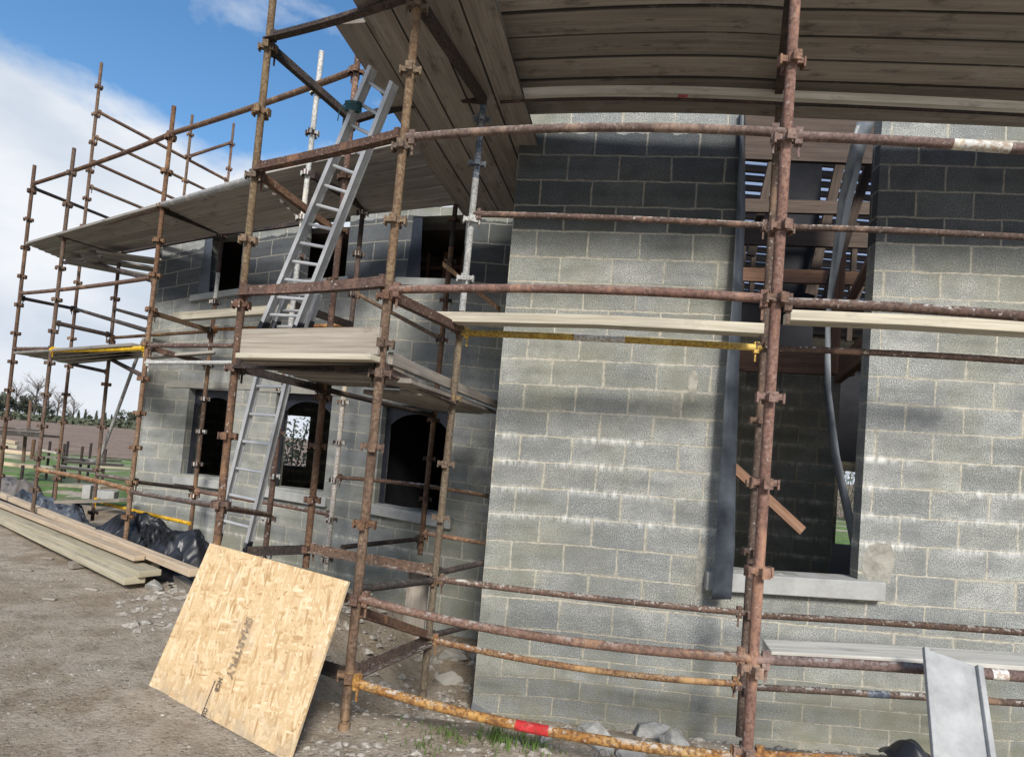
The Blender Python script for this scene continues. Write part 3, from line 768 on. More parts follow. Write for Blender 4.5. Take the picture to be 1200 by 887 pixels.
LG((P3i, 720), (1250, 745, 4.15), M['rust'], (1060, 731))
LG((P1, 700), (P3, 771), M['rust_red'], (620, 744))
LG((P3, 772), (1250, 797, 2.6), M['rust_red'], (1062, 782), sections=[(1075, 1083, M['white_paint'], 'white band'), (1160, 1182, M['white_paint'], 'white band')])
LG((P1i, 748), (P3i, 801), M['rust_orange'], (680, 783), label='orange rusty rail')
LG((P3i, 804), (1250, 827, 4.15), M['rust'], (1060, 815), sections=[(1015, 1045, M['galv_blue'], 'blue painted length')])
LG((P1, 797), (P3, 888), M['rust_orange'], (620, 852), r=TR * 1.02, label='lowest orange yellow rusty rail with a red band', sections=[(602, 645, M['red_paint'], 'bright red painted band')])
LG((P3, 884), (1250, 905, 2.6), M['rust_orange'], None)
# deck bearers and transoms
LG((P1, 2), (P1i, 119), M['rust_dark'], kind='box', name='transom', ends=False, r=.03)
LG((930, -40, 2.95), (912, 112, 4.45), M['rust_dark'], kind='box', name='transom', ends=False, r=.03)
LG((S10, 142), (P1i, 118), M['rust_dark'], (500, 119), kind='box', ends=False)
LG((586, 112, 4.55), (922, 113, 4.38), M['bearer'], (735, 107), Ym=4.46, kind='box', ends=False, r=.027, label='pale dirty edge bearer under the high deck, sunlight painted in', sections=None)
LG((924, 113, 4.38), (1250, 129, 4.20), M['bearer'], (1062, 119), Ym=4.30, kind='box', ends=False, r=.027, label='pale dirty edge bearer under the high deck, sunlight painted in')
m = MB(); m.box(P(800, 110, 4.44), (1, -.07, 0), (0, 1, 0), (0, 0, 1), .07, .055, .064); _b = m.build('paint_band', M['red_paint'], scaf); _b['label'] = 'orange red painted mark on the pale bearer'
LG((586, 120, 4.53), (922, 122, 4.35), M['rust_dark'], (735, 116), Ym=4.43, r=.012, ends=False)  # thin dark tube added to draw the shadow line below the bearer
LG((924, 122, 4.35), (1250, 138, 4.17), M['rust_dark'], (1062, 128), Ym=4.27, r=.012, ends=False)  # same added shadow line tube, right hand bay
LG((P2, 44), (P1, -8), M['rust_dark'], (396, 23), kind='angle', r=.034)
LG((P2, 54), (S10, 140), M['rust_dark'], kind='box', name='transom', r=.026)
LG((P2, 197), (P1, 157), M['rust'], (384, 179), kind='angle', r=.038, name='guard_rail')
LG((P2, 201), (S10, 275), M['rust_plain'], kind='box', name='transom', r=.024)
LG((P2, 341), (P1, 330), M['rust'], (370, 337), kind='angle', r=.036, name='guard_rail')
LG((P1, 345), (P1i, 386), M['rust'], kind='box', name='transom', r=.028)
LG((S11, 343), (S13, 398), M['rust_plain'])
LG((S9, 358), (S11, 381), M['rust_dark'], kind='box', name='transom', r=.032)
LG((P2, 427), (P1, 434), M['rust_dark'], kind='angle', r=.026)
LG((P2, 430), (S10, 456), M['rust_dark'], kind='angle', name='transom', r=.028)
LG((P1, 432), (P1i, 470), M['rust'], kind='angle', name='transom', r=.026)
LG((S10, 456), (S13, 487), M['rust_dark'])
LG((S11, 559), (572, 581, 6.5), M['rust'], (480, 567))
LG((S13, 624), (572, 637, 6.4), M['rust_orange'])
LG((S10, 641), (P1i, 668), M['rust'], kind='angle', r=.032)
LG((P1, 690), (P1i, 680), M['rust_dark'], ends=False)
LG((401, 641, 5.6), (S13, 631), M['rust_dark'])
LG((P1i, 672), (567, 659, 5.3), M['rust_dark'])
LG((P1i, 745), (548, 734, 5.3), M['rust_dark'])
LG((P1, 787), (P1i, 749), M['rust'], kind='angle', name='transom', r=.034)
LG((P1, 715), (P1i, 744), M['rust_plain'], kind='angle', r=.03, ends=False)
LG((290, 645, 4.6), (S10, 643), M['rust_dark'], kind='angle', r=.03, ends=False)
LG((370, 776, 4.0), (P1, 789), M['rust_dark'], kind='angle', r=.03, ends=False)
# left part
LG((P6, 216), (P4, 157), M['rust_plain'], (125, 187), name='guard_rail', r=.028)
LG((P4, 157), (S10, 82), M['rust_plain'], (308, 122), name='guard_rail', r=.028, Ym=5.9)
LG((P6, 220), (130, 257, 11.5), M['rust_dark'], r=.028)
LG((S3, 130), (S6, 212), M['rust_plain'], r=.03)
LG((S3, 160), (244, 224, 12.2), M['rust_plain'], r=.028)
LG((S3, 189), (208, 235, 11.6), M['rust_plain'], r=.028)
LG((S3, 218), (174, 247, 11.2), M['rust_plain'], r=.028)
LG((S5, 184), (S6, 167), M['rust_plain'], r=.03)
LG((P6, 344), (P4, 325), M['rust_plain'], (95, 337), name='guard_rail', r=.028)
LG((P6, 349), (S3, 362), M['rust_dark'], r=.028)
LG((S3, 362), (P4, 388), M['rust_dark'], r=.028)
LG((P5, 378), (S7, 393), M['rust_dark'], r=.032)
LG((S7, 396), (P4i, 388), M['rust_plain'])
LG((S7, 362), (P4, 374), M['rust_dark'])
LG((95, 303, 10.2), (P4, 330), M['rust_dark'], r=.026)
LG((P6, 409), (P5, 409), M['rust'], r=.03)
LG((P5, 410), (P4, 408), M['yellow'], (115, 410), r=.03, label='yellow painted rail at the far left platform')
LG((S7, 420), (P4, 441), M['rust_dark'], r=.028)
LG((85, 427, 10.1), (S7, 436), M['rust_dark'], r=.028)
LG((P4, 366), (P4i, 388), M['rust_plain'], kind='box', name='transom', r=.024)
LG((P4, 407), (P4i, 426), M['rust'], kind='box', name='transom', r=.026)
LG((P4, 405), (274, 405, 6.5), M['rust'], r=.027)
LG((P4, 425), (283, 425, 6.4), M['galv'])
LG((P4i, 386), (S11, 381), M['rust_orange'])
LG((P5, 550), (P4, 574), M['rust_orange'], (98, 560), r=.03)
LG((P4, 576), (P2, 593), M['rust'], (205, 585), Ym=5.8)
LG((P2, 594), (315, 603, 5.2), M['rust'])
LG((P4, 564), (P4i, 573), M['rust_dark'])
LG((P4i, 575), (S11, 603), M['rust'], (305, 588))
LG((S7, 556), (P4, 563), M['rust'])
LG((S7, 586), (222, 613, 7.4), M['yellow'], (152, 597), label='faded yellow rail near the ground')
LG((169, 396, 8.6), (118, 535, 9.4), M['galv'], name='brace', r=.024, ends=False, label='thin grey raking brace')
LG((520, 310, 6.6), (585, 362, 6.2), M['rust_orange'], name='brace', ends=False, kind='box', r=.024)

# ------------------------------------------------------------------ boards
def board(pts, w, t, mat, label, group=None, wv=None, tv=(0, 0, 1), name='scaffold_board', cat='scaffold board', bevel=.005):
    pts = [Vector(p) for p in pts]; d = (pts[-1] - pts[0]).normalized()
    tv = Vector(tv); wv = d.cross(tv).normalized() if wv is None else Vector(wv)
    m = MB(); c = sum(pts, Vector()) / len(pts)
    m.sweep(pts, wv, tv, w, t); o = m.build(name, mat, None, bevel=bevel, origin=c)
    return tag(o, label, cat, group)
ORD = ['first', 'second', 'third', 'fourth', 'fifth', 'sixth', 'seventh', 'eighth', 'ninth']
ZD = 4.55
def edge_pt(px, py): return Zp(px, py, ZD)
E1 = [edge_pt(572, 138), edge_pt(735, 133.5), edge_pt(915, 138.5)]
E1[0] = E1[0] - (E1[1] - E1[0]).normalized() * .3
E2 = [E1[2], edge_pt(1040, 143.5), edge_pt(1200, 150.5)]
e2d = (E2[2] - E2[1]); E2[2] = E2[2] + e2d * .8
def deck(E, bay, n, side):
    s0 = (E1[2] - E1[0]).normalized(); s0 = Vector((s0.y, -s0.x, 0)); s1 = (E2[2] - E2[0]).normalized(); s1 = Vector((s1.y, -s1.x, 0)); sm = ((s0 + s1) / 2).normalized()
    sa, sb = (s0, sm) if side == 0 else (sm, s1)
    for k in range(n):
        o_ = .117 + k * .240; jz = random.uniform(-.006, .006); d = (E[2] - E[0]).normalized()
        p0, p1, pm = E[0] + sa * o_, E[2] + sb * o_, E[1] + (sa + sb).normalized() * o_
        J0, J1 = edge_pt(915, 138.5), edge_pt(927, 0); pj = J0 + (J1 - J0) * (o_ / (J1 - J0).dot(sm))
        if side == 0: p1 = pj
        else: p0 = pj
        if side == 0: p1 = p1 - d * .004
        else: p0 = p0 + d * .004
        c = curve3(p0, p1, pm, 10)
        board([p + Vector((0, 0, .02 + jz)) for p in c], .230, .036, M['deck'], f'high deck board, {ORD[k]} from the wall, {bay}', 'boards of the high deck over the projecting wall')
deck(E1, 'left of the red oxide pole', 6, 0)
deck(E2, 'right of the red oxide pole', 6, 1)
# diagonal return deck
la, lb = Zp(394, 29, 4.40), Zp(545, 254, 4.40)
ld = (lb - la).normalized(); ls = Vector((ld.y, -ld.x, 0))
for k in range(5):
    off = ls * (.1125 + k * .229); ext = -.75 if k else 0
    if k in (3, 4): ext = -.9
    a_, b_ = la + off + ld * (ext if k else -.02), lb + off + ld * random.uniform(-.06, .1)
    board([a_, (a_ + b_) / 2 + Vector((0, 0, -.015)), b_], .222, .036, M['deck'],
          f'high board running back towards the set back wall, {ORD[k]} from the ladder', 'boards of the return deck at the corner')
# board with upturned edge next to projecting wall
# deck along the set back wall
ZB = 4.2
o0, o1 = Zp(33, 287, ZB), Zp(300, 208, ZB); i0, i1 = Zp(76, 305, ZB), Zp(352, 259, ZB)
for k in range(6):
    t0, t1 = (k + .02) / 6, (k + .98) / 6
    tm = (t0 + t1) / 2
    a_, b_ = o0.lerp(i0, tm), o1.lerp(i1, tm)
    wv = (i1 - o1).normalized(); w = (i1 - o1).length / 6 * .97
    bm_ = a_.lerp(b_, .55)
    d = (b_ - a_).normalized(); wperp = d.cross(Vector((0, 0, 1))).normalized()
    ww = abs((i1 - o1).dot(wperp)) / 6 * .97
    for seg_, (p, q) in enumerate(((a_, bm_ - d * .01), (bm_ + d * .01, b_))):
        board([p + Vector((0, 0, .02)), q + Vector((0, 0, .02 + random.uniform(-.004, .01)))], ww, .036, M['deck2'],
              f'grey board in the far upper deck, {ORD[k]} from its outer edge, {"left length" if seg_ == 0 else "length nearer the ladder"}', 'boards of the upper deck along the set back wall')
o2, o3 = Zp(302, 205, ZB + .03), P(492, 160, 5.9); i2, i3 = Zp(354, 257, ZB + .03), P(556, 238, 6.85)
for k in range(6):
    tm = (k + .5) / 6; a_, b_ = o2.lerp(i2, tm), o3.lerp(i3, tm)
    d = (b_ - a_).normalized(); wv = (i3 - o3).lerp(i2 - o2, .5); wv = (wv - d * wv.dot(d)); w = wv.length / 6 * .985; wv.normalize()
    tv = d.cross(wv); tv = tv if tv.z > 0 else -tv
    board([a_, b_], w, .036, M['deck2'], f'grey board in the upper deck behind the long ladder, {ORD[k]} from its outer edge', 'boards of the upper deck behind the ladder', wv=wv, tv=tv)
# outer ledger pale edges of this deck
LG((P6, 288), (P4, 243), M['rust_plain'], r=.028, ends=False)
LG((P4, 240), (P2, 210), M['galv'], r=.03, ends=False)
LG((P4, 247), (P4i, 274), M['rust_dark'], kind='box', name='transom', ends=False)
LG((P5, 277), (147, 299, 9.2), M['rust_dark'], kind='box', name='transom', ends=False)
LG((75, 308, 10.2), (P4i, 274), M['rust_dark'], kind='box', ends=False)
LG((P4i, 273), (S11, 243), M['rust_dark'], kind='box', ends=False, mid=(350, 262))
LG((366, 205, 5.75), (S11, 243), M['rust_dark'], kind='box', name='transom', ends=False, r=.03)
# pale boards on wall head of the set back wall
board([P(428, 243, 7.0), P(470, 237, 6.95), P(518, 236, 6.9)], .04, .13, M['pale'], 'short pale plank under the upper deck beside the corner pole')
# gable side deck
for k in range(3):
    a_, b_ = Zp(78 + k * 20, 304 - k * 4 + 2, ZB - .12), Zp(182 + k * 6, 326 - k * 9, ZB - .12)
    board([a_, b_], .30, .036, M['deck2'], f'dark board of the gable end deck, {ORD[k]} from the far side', 'boards of the gable end deck')
# lower left platform
z_ = 2.55
for k in range(4):
    t = (k + .5) / 4
    a_ = P(18, 411, 9.2).lerp(P(84, 424, 10.2), t); b_ = P(166, 413, 7.1).lerp(P(160, 424, 8.3), t)
    a_.z = b_.z = 2.56
    board([a_, b_], .24, .038, M['deck2'], f'grey board of the low far left platform, {ORD[k]} from the yellow rail', 'boards of the far left platform')
# ladder landing platform
ZL = 2.06
f1, f2 = Zp(284, 423, ZL), Zp(444, 427, ZL); bl = Zp(379, 452, ZL); r_end, b_end = Zp(582, 481, ZL), Zp(581, 489.5, ZL)
d = (f2 - f1).normalized(); s_ = Vector((-d.y, d.x, 0)); depth = (bl - f1).dot(s_)
nb = max(4, round(depth / .23))
for k in range(nb):
    off = s_ * (depth / nb * (k + .5))
    sk = (bl - f1).dot(d) / depth * (depth / nb * (k + .5))
    board([f1 + off + d * sk + Vector((0, 0, .02)), f2 + off + d * (sk - .02) + Vector((0, 0, .02))], depth / nb * .97, .036, M['deck'],
          f'weathered board of the ladder landing, {ORD[k]} from its front edge', 'boards of the ladder landing')
g0_ = Zp(462, 434, ZL - .045); gdir = (r_end - g0_).normalized(); gs = Vector((-gdir.y, gdir.x, 0)); wid = (Zp(415, 456, ZL - .045) - g0_).dot(gs)
for k in range(4):
    off = gs * (wid / 4 * (k + .5)); 
    L_ = (r_end - g0_).length + (.0 if k < 1 else .7)
    st = .30 if k == 0 else depth * (.85 + .1 * k)
    board([g0_ + off + gdir * st + Vector((0, 0, -.02)), g0_ + off + gdir * min(L_, 3.3) + Vector((0, 0, -.02))], wid / 4 * .97, .036, M['deck'],
          f'weathered board running back from the ladder landing, {ORD[k]} from the right', 'boards running back from the ladder landing')
# toe boards
tA, tB = P(284, 401, 3.80), P(445, 400, 3.40)
board([tA, tB], .03, .165, M['toe'], 'rough pale toe board on edge along the front of the ladder landing', None, name='toe_board', cat='toe board')
tA, tB = P(283, 418, 3.76), P(440, 420, 3.36)
board([tA, tB], .10, .034, M['pale'], 'worn board edge splashed with mortar under the landing toe board')
tA, tB = P(457, 420, 3.50), P(582, 474, 6.1)
board([tA, tB], .035, .075, M['deck'], 'dark toe board on edge down the right side of the landing', None, name='toe_board', cat='toe board')
# single boards
board([P(507, 373, 4.40), P(700, 377, 4.3), P(892, 387, 4.25)], .13, .075, M['pale'], 'long pale plank crossing the wall left of the red oxide pole, above the yellow rail')
board([P(922, 372, 4.20), P(1060, 378, 4.12), P(1240, 389, 4.0)], .16, .075, M['pale'], 'long pale timber plank crossing the wall right of the red oxide pole')
board([P(205, 372, 7.7), P(345, 362, 7.1)], .10, .10, M['pale'], 'pale timber plank fixed under the upper left window behind the ladder')
board([P(898, 763, 3.00), P(1060, 771, 2.86), P(1240, 783, 2.72)], .22, .062, M['bearer'], 'mortar dusted pale plank lying on the low rail at the lower right')
board([P(172, 419, 7.3), P(252, 413, 7.6)], .20, .036, M['deck2'], 'grey board lying beside the set back wall at landing height')
board([P(492, 668, 4.75), P(484, 740, 4.75)], .17, .05, M['toe'], 'short grey timber stood on end behind the inner corner pole', wv=(1, 0, 0), tv=(0, 1, 0), name='timber_offcut', cat='offcut')
# diagonal timber and prop inside the tall opening
board([P(858, 546, 5.35), P(940, 622, 5.3)], .085, .04, M['joist'], 'short brown timber leaning diagonally inside the tall opening', wv=(.6, 0, .8), tv=(0, 1, 0), name='timber_prop', cat='timber')
# grey plank leaning on the low board
a_, b_ = P(1115, 771, 2.62), P(1130, 905, 2.35)
m = MB(); dd = (b_ - a_).normalized(); wv = Vector((1, .0, 0)); wv = (wv - dd * wv.dot(dd)).normalized(); tv = dd.cross(wv)
if tv.y > 0: tv = -tv
m.sweep([a_, b_], wv, tv, .235, .012)
for q_ in (-.112, .102): m.sweep([a_ + wv * q_ + tv * .015, b_ + wv * q_ + tv * .015], wv, tv, .022, .02)
o = m.build('decking_plank', M['slab'], None, bevel=.003, origin=(a_ + b_) / 2); tag(o, 'dusty grey ribbed plank leaning on the low rail at the lower right', 'plank')

# ------------------------------------------------------------------ ladders
def ladder(pl0, pl1, pr0, pr1, n, label, wst=.03, dst=.07, t0=.03, t1=.97, name='ladder', rr=.013):
    root = empty(name, (pl0 + pr0) / 2, label, 'ladder')
    ax = (pl1 - pl0).normalized(); wv = (pr0 - pl0).normalized(); nv = ax.cross(wv).normalized()
    for a_, b_ in ((pl0, pl1), (pr0, pr1)):
        m = MB(); wvv = (wv - ax * wv.dot(ax)).normalized()
        m.sweep([a_ + wvv * .0, b_], wvv, nv, .006, dst)
        for q_ in (-1, 1): m.sweep([a_ + nv * (q_ * dst / 2) , b_ + nv * (q_ * dst / 2)], wvv, nv, wst, .006)
        o = m.build('stile', M['alu'], None, bevel=0); o.parent = root; o.matrix_parent_inverse = Matrix.Translation(-Vector(root.location))
        m = MB(); m.sweep([a_ - ax * .03, a_ + ax * .06], wvv, nv, wst * 1.3, dst * 1.1); o = m.build('foot', M['dpc'], None); o.parent = root; o.matrix_parent_inverse = Matrix.Translation(-Vector(root.location))
    for k in range(n):
        t = t0 + (t1 - t0) * k / (n - 1); m = MB()
        m.tube([pl0.lerp(pl1, t), pr0.lerp(pr1, t)], rr, 8); o = m.build('rung', M['alu'], None); smooth_tubes(o)
        o.parent = root; o.matrix_parent_inverse = Matrix.Translation(-Vector(root.location))
    return root
# upper: from landing to the high deck
ladder(P(308, 385, 4.7), P(437, 80, 4.05), P(348, 386, 4.6), P(462, 98, 3.98), 13, 'long aluminium ladder rising from the landing to the high deck', dst=.075, wst=.03, t0=.06, t1=.955)
ladder(P(322, 384, 4.8), P(337, 344, 4.7), P(361, 384, 4.72), P(374, 345, 4.62), 3, 'short aluminium ladder section standing behind the foot of the long ladder', dst=.06, rr=.012)
ladder(P(290, 642, 5.3)+Vector((0,0,-.0)), P(340, 436, 4.95), P(255, 632, 5.4), P(304, 436, 5.05), 6, 'aluminium ladder rising from the ground to the underside of the landing', dst=.06, t0=.12, t1=.92)
# rope tying ladder head
m = MB(); c = P(414, 125, 4.1)
for k in range(5):
    pts = [c + Vector((math.cos(a) * .055, math.sin(a) * .055, -.03 + k * .014 + .02 * math.sin(a))) for a in [i * math.pi / 8 for i in range(17)]]
    m.tube(pts, .006, 6)
m.tube([c + Vector((-.05, -.03, 0)), c + Vector((-.08, -.04, -.06)), c + Vector((-.09, -.03, -.13))], .004, 6)
tag(m.build('rope', mat_simple('teal_rope', (.02, .07, .08), (.05, .13, .14), 40, .8), None), 'dark teal rope tying the long ladder to the scaffold', 'rope')

# ------------------------------------------------------------------ hanging plastic strips
def strip(rows, mat, label, name='damp_proof_strip'):
    """rows: (px0,px1,py,Y0,Y1)"""
    m = MB(); out = []
    N = 6
    for a, b in zip(rows, rows[1:]):
        for i in range(N):
            t = i / N; out.append([a[k] * (1 - t) + b[k] * t for k in range(5)])
    out.append(list(rows[-1]))
    for a, b in zip(out, out[1:]):
        pa = [P(a[0], a[2], a[3]), P((a[0] + a[1]) / 2, a[2], (a[3] + a[4]) / 2 + .002), P(a[1], a[2], a[4])]
        pb = [P(b[0], b[2], b[3]), P((b[0] + b[1]) / 2, b[2], (b[3] + b[4]) / 2 + .002), P(b[1], b[2], b[4])]
        for k in range(2): m.quad([pa[k], pa[k + 1], pb[k + 1], pb[k]])
    o = m.build(name, mat, None, merge=True); o.data.shade_smooth()
    md = o.modifiers.new('solid', 'SOLIDIFY'); md.thickness = .003
    return tag(o, label, 'plastic strip')
strip([(868, 873, 130, 4.97, 5.2), (863, 873, 250, 4.95, 5.1), (857, 869, 360, 4.9, 5.0), (851, 866, 430, 4.88, 4.96), (843, 862, 560, 4.86, 4.9), (839, 861, 640, 4.86, 4.86), (834, 857, 702, 4.85, 4.85)],
      M['dpc_dusty'], 'straight black plastic strip hanging down the left side of the tall opening over the sill')
strip([(1004, 1024, 143, 4.9, 4.95), (993, 1011, 185, 4.9, 5.0), (982, 999, 235, 4.95, 5.1), (975, 986, 300, 5.05, 5.2), (969, 975, 350, 5.15, 5.22), (967, 973, 384, 5.2, 5.2), (966, 974, 457, 5.2, 5.15), (974, 984, 533, 5.2, 5.1), (990, 1000, 605, 5.15, 5.1), (1001, 1011, 661, 5.1, 5.05)],
      M['dpc_grey'], 'shiny twisted grey plastic strip curling down inside the tall opening')

# ------------------------------------------------------------------ OSB sheet
def gnd(px, py, dz=0.0):
    z = 0.0
    for _ in range(12):
        p = Zp(px, py, z + dz); z = gz_all(p.x, p.y)
    return p
ob_bl, ob_br = gnd(174, 803), gnd(338, 893)
ob_tl, ob_tr = P(246, 636, 3.98), P(408, 681, 3.33)
def osb():
    u = (ob_br - ob_bl).normalized(); n = (ob_br - ob_bl).cross(ob_tl - ob_bl).normalized()
    if n.y < 0: n = -n
    m = MB(); th = n * .018; W_ = (ob_br - ob_bl).length; H_ = (ob_tl - ob_bl).length
    q = [ob_bl, ob_br, ob_tr, ob_tl]; uv = [(0, 0), (W_, 0), (W_, H_), (0, H_)]
    m.quad(q, uv); m.quad([p + th for p in reversed(q)], list(reversed(uv)))
    for i in range(4):
        a_, b_ = q[i], q[(i + 1) % 4]; m.quad([a_, b_, b_ + th, a_ + th], [(0, 0), (1, 0), (1, .02), (0, .02)])
    root = m.build('strand_board_sheet', M['osb'], None, bevel=.002, merge=True)
    tag(root, 'square sheet of golden strand board leaning on the corner pole, printed with upside down letters', 'board sheet')
    def on(px, py):
        d = ray(px, py); return EYE + d * ((ob_bl - EYE).dot(n) / d.dot(n))
    def txt(s_, pa, pb, size, outline=True):
        a_, b_ = on(*pa), on(*pb); x = (b_ - a_); L = x.length; x.normalize()
        z = -n if n.dot(EYE - a_) < 0 else n; y = z.cross(x).normalized()
        c = bpy.data.curves.new('lettering', 'FONT'); c.body = s_; c.size = size
        if outline: c.fill_mode = 'NONE'; c.bevel_depth = .0016; c.bevel_resolution = 0
        else: c.offset = .0015
        c.materials.append(M['ink']); o = bpy.data.objects.new('lettering', c); COL.objects.link(o)
        bpy.context.view_layer.update(); w = o.dimensions.x or 1
        mt = Matrix((x * (L / w), y, z)).transposed().to_4x4(); mt.translation = a_ + z * .002
        me = bpy.data.meshes.new_from_object(o); bpy.data.objects.remove(o); o = bpy.data.objects.new('lettering', me); COL.objects.link(o)
        if not me.materials: me.materials.append(M['ink'])
        o.parent = root; o.matrix_parent_inverse = Matrix.Identity(4); o.matrix_basis = mt
    txt('SMARTPLY', (290, 722), (265, 793), .078)
    txt('HCB', (257, 793), (251.5, 809), .05)
    txt('OSB 3', (240, 828), (234, 843), .05)
    m2 = MB(); a_, b_ = on(252, 797), on(236, 838); m2.sweep([a_, b_], n.cross(b_ - a_), n, .0035, .003); l = m2.build('printed_line', M['ink'], None); l.parent = root
osb()

# ------------------------------------------------------------------ timber pile
def long_timber(pa, pb, za, w, t, mat, label):
    a_, b_ = Zp(*pa, za), Zp(*pb, za); d = (a_ - b_).normalized(); a_ = a_ + d * 1.2
    board([a_, b_], w, t, mat, label, 'long timbers piled beside the track', name='timber_plank', cat='timber')
tn = 'long timbers piled beside the track'
long_timber((0, 606), (158, 680), .10, .19, .07, M['green'], 'pale green treated timber at the bottom front of the pile')
long_timber((0, 600), (176, 672), .16, .21, .06, M['green'], 'pale green treated timber, second up at the front of the pile')
long_timber((0, 594), (190, 663), .13, .20, .10, M['green'], 'pale green treated timber in the middle of the pile')
long_timber((0, 590), (163, 654), .25, .11, .05, M['new'], 'short orange planed timber lying on the green ones')
long_timber((0, 579), (228, 671), .27, .10, .07, M['new'], 'longest orange planed timber at the back of the pile')
# bearers
for (pa, pb, lab) in (((82, 662), (118, 658), 'dark timber bearer poking out from under the middle of the pile'), ((200, 672), (225, 690), 'dark timber bearer under the near end of the pile'), ((0, 612), (10, 611), 'dark timber bearer at the far end of the pile')):
    a_, b_ = Zp(*pa, .035), Zp(*pb, .035); b_ = b_ + (b_ - a_).normalized() * .35
    board([a_, b_], .09, .075, M['toe'], lab, name='timber_bearer', cat='timber')

# ------------------------------------------------------------------ tarpaulins
def tarp(c0, c1, w, h, mat, label, seed, nx=190, ny=90, name='tarpaulin'):
    d = (c1 - c0); L = d.length; d.normalize(); s_ = Vector((-d.y, d.x, 0)); m = bpy.data.meshes.new(name)
    vs = []; off = Vector((seed * 7.3, seed * 3.1, 0))
    for j in range(ny + 1):
        for i in range(nx + 1):
            u, v = i / nx, j / ny * 2 - 1
            prof = max(0, 1 - abs(v) ** 2.4) * (smooth(u / .16) * smooth((1 - u) / .14))
            q = Vector((u * L * 1.7, v * w * 1.4, 0)) + off
            warp = Vector((noise.noise(q * 1.2), noise.noise(q * 1.2 + Vector((9, 9, 9))), 0)) * .5
            fq = Vector((u * L * 3.4, v * w * .9, 0)) + off + warp * 1.3
            rid = 1 - abs(noise.noise(fq)) * 3.0
            rid2 = 1 - abs(noise.noise(fq * 2.3 + Vector((3, 3, 3)))) * 2.6
            hh = h * prof * (.62 + .40 * noise.noise(q * .7 + Vector((5, 0, 0)))) + (.085 * max(rid, -.4) + .040 * max(rid2, -.4) + .022 * (1 - abs(noise.noise(fq * 5.1)) * 3)) * (.25 + prof)
            wob = 1 + .28 * noise.noise(Vector((u * 5, 1.5 if v > 0 else 7.5, seed)))
            p = c0 + d * (u * L + .12 * noise.noise(q * 2)) + s_ * (v * w * wob * .5)
            vs.append((p.x, p.y, gz_all(p.x, p.y) + max(.004, hh)))
    fs = [(j * (nx + 1) + i, j * (nx + 1) + i + 1, (j + 1) * (nx + 1) + i + 1, (j + 1) * (nx + 1) + i) for j in range(ny) for i in range(nx)]
    m.from_pydata(vs, [], fs); m.materials.append(mat); m.shade_smooth(); o = bpy.data.objects.new(name, m); COL.objects.link(o)
    return tag(o, label, 'tarpaulin')
tarp(P(118, 640, 7.7), P(249, 660, 6.45), .85, .46, M['tarp'], 'shiny black plastic tarpaulin bunched over a heap behind the strand board', 1)
tarp(P(14, 600, 10.3), P(122, 640, 7.95), .6, .38, M['tarp_blue'], 'crumpled blue grey tarpaulin draped behind the timber pile', 2)
tarp(P(-12, 590, 11.6), P(34, 600, 10.4), .7, .55, mat_simple('grey_sheet', (.10, .09, .085), (.19, .175, .165), 6, .8), 'crumpled dull grey sheet at the far left behind the blue tarpaulin', 3, 50, 30)

# ------------------------------------------------------------------ rocks, gravel, grass tufts
def rock(p, s, seed, mat, label, name='rock', group=None, flat=.6):
    bm = bmesh.new(); bmesh.ops.create_icosphere(bm, subdivisions=4, radius=1)
    rs = random.Random(seed); planes = [(Vector((rs.uniform(-1, 1), rs.uniform(-1, 1), rs.uniform(-.7, 1))).normalized(), rs.uniform(.32, .62)) for _ in range(13)]
    for v in bm.verts:
        for n_, k in planes:
            dd_ = v.co.dot(n_)
            if dd_ > k: v.co -= n_ * (dd_ - k)
        v.co *= 1 + .10 * noise.noise(v.co * 3.5 + Vector((seed, 0, 0))) + .05 * noise.noise(v.co * 11 + Vector((seed, 0, 0)))
        v.co = Vector((v.co.x * s[0], v.co.y * s[1], v.co.z * s[2])) * 1.35
    me = bpy.data.meshes.new(name); bm.to_mesh(me); bm.free(); me.materials.append(mat); o = bpy.data.objects.new(name, me); COL.objects.link(o)
    o.location = p; o.rotation_euler = (rs.uniform(-.3, .3), rs.uniform(-.3, .3), rs.uniform(0, 6))
    if label: tag(o, label, 'rock', group)
    return o
rl = [(690, 868, .15, 'largest jagged grey rock below the tall opening wall'), (757, 862, .13, 'blocky grey rock against the wall right of the jagged one'), (640, 868, .07, 'small pale rock at the left of the rocks by the wall'),
      (716, 850, .13, 'upright angular rock touching the wall foot'), (605, 838, .09, 'small rock beside the slate slab'), (790, 874, .11, 'rock half hidden by the lowest rail'),
      (735, 884, .10, 'pale rock at the bottom edge of the view'), (536, 770, .20, 'dark boulder in the hollow behind the corner poles'), (520, 800, .14, 'dark rubble rock in the hollow by the wall corner'),
      (560, 772, .12, 'rubble rock tight in the wall corner'), (182, 690, .11, 'muddy grey stone under the near end of the timber pile'), (565, 790, .10, 'dark stone below the wall corner'), (470, 795, .08, 'dark stone beside the corner pole foot')]
for k, (x, y, s_, lab) in enumerate(rl):
    p = gnd(x, y); rock(p + Vector((0, 0, s_ * .25)), (s_, s_ * .8, s_ * .62), 11 + k, M['rock'] if k not in (7, 8, 11) else M['conc'], lab)
p = gnd(570, 835); pbox('slate_slab', [p + Vector((-.13, 0, .10)), p + Vector((.15, .02, .06))], .22, .05, M['slate'], None, wv=(.25, .5, .8), label='dark slate coloured slab tilted against the wall corner', cat='slab')
